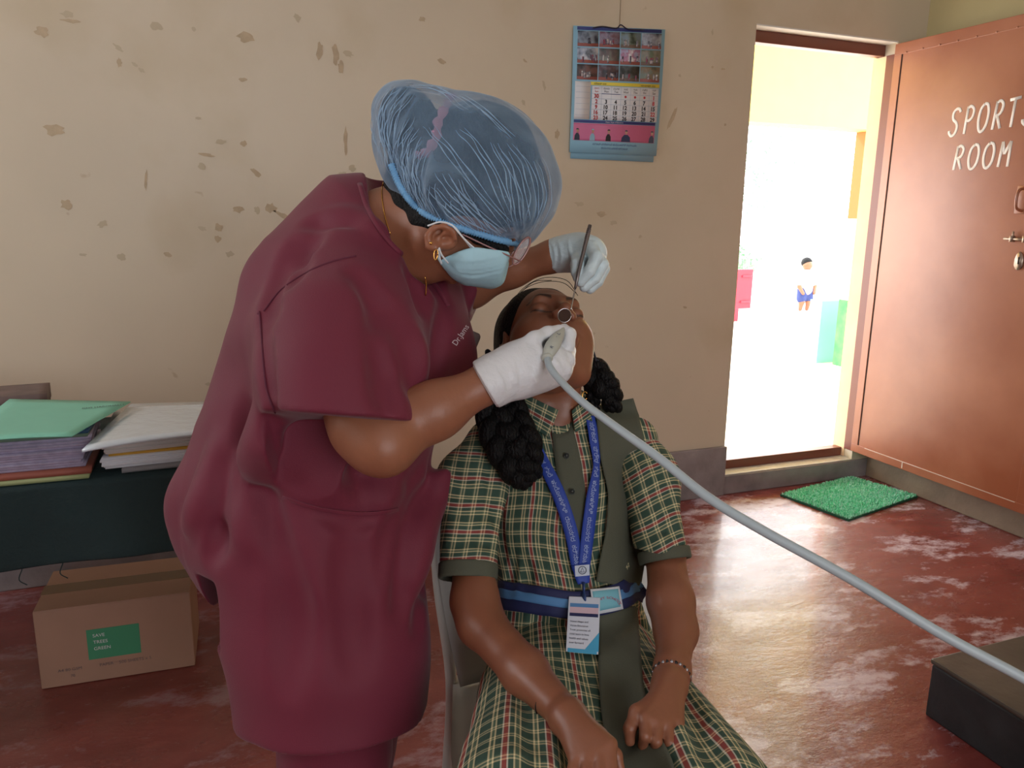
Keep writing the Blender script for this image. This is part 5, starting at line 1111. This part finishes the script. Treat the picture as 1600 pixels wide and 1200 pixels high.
Pp = np.stack([950+rr*1.35*np.cos(th), 948-rr*.95*np.sin(th)], 1); m.add(w(gu.hit(Pp[:, 0], Pp[:, 1], .0235)), Fc); m.build('buckle_letters', mat('red_print', (180, 60, 90)), bk, smooth=False)
# lanyard with identity card
lan = thing('identity_lanyard', 'royal blue printed lanyard with identity card hanging round the seated girl\'s neck', 'lanyard', tuple(Pw(905, 900, 1.3)))
BLU = mat('royal_blue_ribbon', (36, 66, 160), rough=.6); st1, P_, N_, Q_ = band(gu, [(815, 655, 8), (845, 715, 9.5), (872, 770, 10.5), (892, 830, 10.5), (903, 890, 9.5)], 10, .011, .0015, 'strap', BLU, lan, n=14)
st2, P2_, N2_, Q2_ = band(gu, [(922, 650, 7), (929, 690, 8), (932, 728, 5), (926, 775, 9.5), (919, 830, 10), (912, 890, 9.5)], 9, .0125, .0015, 'strap', BLU, lan, n=14)
def straptext(P, Nn, s, start, size, off, par, flip=1):
    V, Fc = text_geo(s); cs = np.concatenate([[0], np.cumsum(np.linalg.norm(np.diff(P, axis=0), axis=1))]); L = start+V[:, 0]*size
    x = np.interp(L, cs, P[:, 0]); y = np.interp(L, cs, P[:, 1]); nx_ = np.interp(L, cs, Nn[:, 0]); ny_ = np.interp(L, cs, Nn[:, 1]); h_ = -(V[:, 1]-.33)*size*flip
    m = MB(); m.add(w(gu.hit(x+nx_*h_, y+ny_*h_, off)), Fc); m.build('strap_print', mat('pale_blue_ink', (160, 178, 220), rough=.6), par, smooth=False)
straptext(P_, N_, 'ಸರ್ಕಾರಿ  ಪ್ರೌಢ  ಶಾಲೆ  ಹಾರೋಹಳ್ಳಿ  ರಾಮನಗರ  ಕರ್ನಾಟಕ', 10, 9.5, .0125, st1)
straptext(P2_, N2_, 'ಸರ್ಕಾರಿ  ಪ್ರೌಢ  ಶಾಲೆ  ಹಾರೋಹಳ್ಳಿ  ರಾಮನಗರ  ಕರ್ನಾಟಕ', 10, 9, .0140, st2)
band(gu, [(906, 882, 13), (910, 900, 12), (912, 912, 9)], 12, .016, .003, 'strap_join', BLU, lan)
m = MB(); q = gu.hit(np.array([909.]), np.array([892.]), .0185)[0]
m.add([w(V3(x, y, q[2])) for x, y in ((898, 884), (921, 882), (921, 899), (899, 901))], [(0, 1, 2, 3)]); m.tube([w(V3(910+6*math.cos(t), 891+6*math.sin(t), q[2]-.0006)) for t in np.linspace(0, 6.283, 20)], .0006, 6, 1); m.tube([w(V3(910+x, 891+y, q[2]-.0006)) for x, y in ((-3, 3), (3, 3), (0, -4), (-3, 3))], .0005, 6, 1)
m.build('strap_emblem', [mat('pale_emblem', (196, 204, 220)), mat('navy_ink', (30, 36, 70))], lan, smooth=False)
zc = q[2]-.004; m = MB(); m.tube([w(V3(912, 910, zc)), w(V3(912, 932, zc))], .0042, 10, flat=.5); m.tube([w(V3(912, 928, zc-.003)), w(V3(912, 940, zc-.003))], .0075, 10, flat=.4); m.build('clip', mat('clip_blue_metal', (60, 80, 130), rough=.3, metal=.5), lan)
zb2 = Multi(gu, fk).hit(np.array([884., 910., 935.]), np.array([1018., 1020., 1023.]), .006)[:, 2].min(); zc2 = Multi(gu, fk).hit(np.array([890., 935.]), np.array([975., 975.]), .006)[:, 2].min(); zc = min(zc, 2*zc2-zb2)
cq = [V3(889, 932, zc-.004), V3(938, 934, zc-.004), V3(935, 1023, zb2-.006), V3(884, 1018, zb2-.006)]
def card(u, v, o=0): return w((1-u)*(1-v)*cq[0]+u*(1-v)*cq[1]+u*v*cq[2]+(1-u)*v*cq[3]-np.array([0, 0, o]))
m = MB(); m.sheet([[card(u, v) for u in (0, .05, .5, .95, 1)] for v in (0, .04, .5, .96, 1)], M[:, 2], .0025); cd = m.build('identity_card', mat('white_card', (206, 212, 226), rough=.2, coat=.5), lan, smooth=False, bevel=.0008)
for v0, v1, mi in ((.12, .19, 0), (.19, .30, 1), (.30, .36, 2), (.93, 1.0, 3)): m = MB(); m.add([card(.05, v0, .0006), card(.95, v0, .0006), card(.95, v1, .0006), card(.05, v1, .0006)], [(0, 1, 2, 3)]); m.build('card_band', [BL, mat('pale_pink_print', (206, 178, 190)), BN, mat('aqua_print2', (70, 160, 200), rough=.5)][mi], cd, smooth=False)
m = MB(); m.add([card(1, .62, .0006), card(1, .95, .0006), card(.55, .95, .0006)], [(0, 1, 2)]); m.build('card_corner', MATS['aqua_print2'], cd, smooth=False)
m = MB()
for i, s in enumerate(('Vision Hope and', 'Vision Education', 'Trust promotes all', 'child learn in love', 'health and values', 'ever forward')):
    V, Fc = text_geo(s); m.add([card(.08+x*.085, .47+i*.075-y*.05, .0009) for x, y, _ in V], Fc)
m.build('card_text', mat('navy_ink', (30, 36, 70)), cd, smooth=False)
# bracelets
m = MB(); c = V3(1049, 1056, 1.162); ax = _n(V3(1048, 1060, 1.155)-V3(1056, 985, 1.25)); u = _n(np.cross(ax, [0, 0, 1.])); v = np.cross(ax, u)
for i in range(26):
    t = 2*math.pi*i/26; q = c+.0265*(math.cos(t)*u+math.sin(t)*v); m.tube([w(q-u*.002), w(q+u*.002)], .0028, 8, i % 2)
m.build('bead_bracelet', [mat('black_bead', (30, 26, 30), rough=.2), mat('silver_bead', (180, 180, 190), rough=.2, metal=.8)], girl)
m = MB(); c = V3(862, 1096, 1.082); ax = _n(V3(885, 1118, 1.05)-V3(820, 1050, 1.14)); u = _n(np.cross(ax, [0, 0, 1.])); v = np.cross(ax, u)
m.tube([w(c+.0262*(math.cos(t)*u+math.sin(t)*v)) for t in np.linspace(0, 6.283, 33)], .0011, 6); m.build('black_thread', mat('black_thread', (24, 20, 22)), girl)
m = MB(); m.tube([w(V3(914, 618, 1.385)+np.array([.0045*math.cos(t), .007*math.sin(t), 0])) for t in np.linspace(0, 6.283, 17)], .0011, 6); m.build('earring', GOLD, girl)
# trouser legs, shoes
fp = Field(np.minimum(kR, kL)-[.14, .06, .25], np.maximum(kR, kL)+[.14, .60, .30], .008)
for k_, an in zip((kneeR, kneeL), feet): fp.chain([(c_(k_+[0, .04, -.02]), .066), (c_((k_+an)/2), .062), (c_(an+[0, 0, .05]), .055)], .02)
solid('trousers', fp, OLV, girl)
for an in feet:
    m = MB(); m.tube(smooth_path([an+[0, .05, -.035], an+[0, 0, -.032], an+[-.01, -.09, -.036], an+[-.02, -.17, -.045]], 5), [.034]*5+[.038]*5+[.036]*5+[.022], 14, up=(0, 0, 1)); m.build('shoe', MATS['black_shoe'], girl)

# ---------------------------------------------------------------- the white chair under her
ch = thing('plastic_chair', 'white moulded plastic chair carrying the seated girl', 'chair', (HG[0], HG[1], 0))
CHW = mat('white_chair_plastic', (206, 204, 198), rough=.35, noise=.05, nscale=6)
fw = _n(np.array([-.22, -.97, 0])); rt = np.array([-fw[1], fw[0], 0]); o0 = np.array([HG[0], HG[1], 0])+fw*.02
def cc(a, b, z): return o0+rt*a+fw*b+np.array([0, 0, z])   # a to the side, b forward
SH = .415
G = [[cc(a*(.215-.02*max(0, -t)), b, SH-.018*(1-a*a)*(1-t*t)-(.03*max(0, t-.7)/.3)) for a in np.linspace(-1, 1, 13)] for t, b in zip(np.linspace(-1, 1, 13), np.linspace(-.20, .25, 13))]
m = MB(); m.sheet(G, np.array([0, 0, -1.]), .012); m.build('seat', CHW, ch)
G = []
for t in np.linspace(0, 1, 16):
    hw = .185+.045*math.sin(min(t*1.35, 1)*math.pi*.5)-.03*max(0, t-.85)/.15; G.append([cc(a*hw, -.185-.10*t+.035*a*a, SH+.005+t*.44-.02*a*a*(t > .85)) for a in np.linspace(-1, 1, 15)])
m = MB(); m.sheet(G, -fw, .010); bkr = m.build('backrest', CHW, ch)
for s in (-1, 1):
    m = MB(); m.tube(smooth_path([cc(s*.225, .20, 0), cc(s*.215, .20, SH*.5), cc(s*.208, .20, SH-.01)], 5), .017, 10, flat=.6); m.build('leg', CHW, ch)
    m = MB(); m.tube(smooth_path([cc(s*.21, -.26, 0), cc(s*.205, -.21, SH*.5), cc(s*.20, -.185, SH), cc(s*.223, -.215, SH+.2), cc(s*.230, -.262, SH+.40)], 6), .016, 10, flat=.7); m.build('leg', CHW, ch)

# ---------------------------------------------------------------- the child far off in the yard
yc = ony(1256, 475, 9.0); kid = thing('person', 'tiny distant child in white shirt and navy shorts out in the bright yard', 'person', (yc[0], yc[1], .03))
base_ = np.array([yc[0], yc[1], .03]); cv = lambda x, y, z: c_(base_+[x, y, z])
ctr_ = cv(0, 0, .4); fq = Field(ctr_-[.5, .6, .5], ctr_+[.5, .6, .5], .014)
fq.ball(cv(0, 0, .66), .075, .03); fq.cone(cv(0, 0, .60), cv(0, 0, .50), .03, .045, .03); fq.cone(cv(0, 0, .48), cv(0, 0, .30), .09, .085, .04)
for s in (-1, 1):
    fq.chain([(cv(s*.10, 0, .48), .035), (cv(s*.14, -.03, .36), .03), (cv(s*.10, -.08, .26), .024)], .02); fq.chain([(cv(s*.05, 0, .28), .055), (cv(s*.06, -.02, .14), .04), (cv(s*.06, 0, .03), .03)], .03)
solid('body', fq, SKIN_G, kid)
fq2 = Field(ctr_-[.5, .6, .5], ctr_+[.5, .6, .5], .014); fq2.cone(cv(0, 0, .50), cv(0, 0, .32), .105, .10, .04)
for s in (-1, 1): fq2.cone(cv(s*.09, 0, .48), cv(s*.13, -.02, .40), .05, .045, .03)
solid('shirt', fq2, mat('white_shirt', (226, 226, 226), rough=.8), kid)
fq3 = Field(ctr_-[.5, .6, .5], ctr_+[.5, .6, .5], .014)
for s in (-1, 1): fq3.cone(cv(s*.05, 0, .30), cv(s*.065, -.01, .18), .075, .065, .03)
solid('shorts', fq3, mat('navy_shorts', (44, 56, 110), rough=.8), kid)
fq4 = Field(ctr_-[.5, .6, .5], ctr_+[.5, .6, .5], .014); fq4.ball(cv(0, .02, .69), .080, .02); solid('hair', fq4, HAIR, kid)
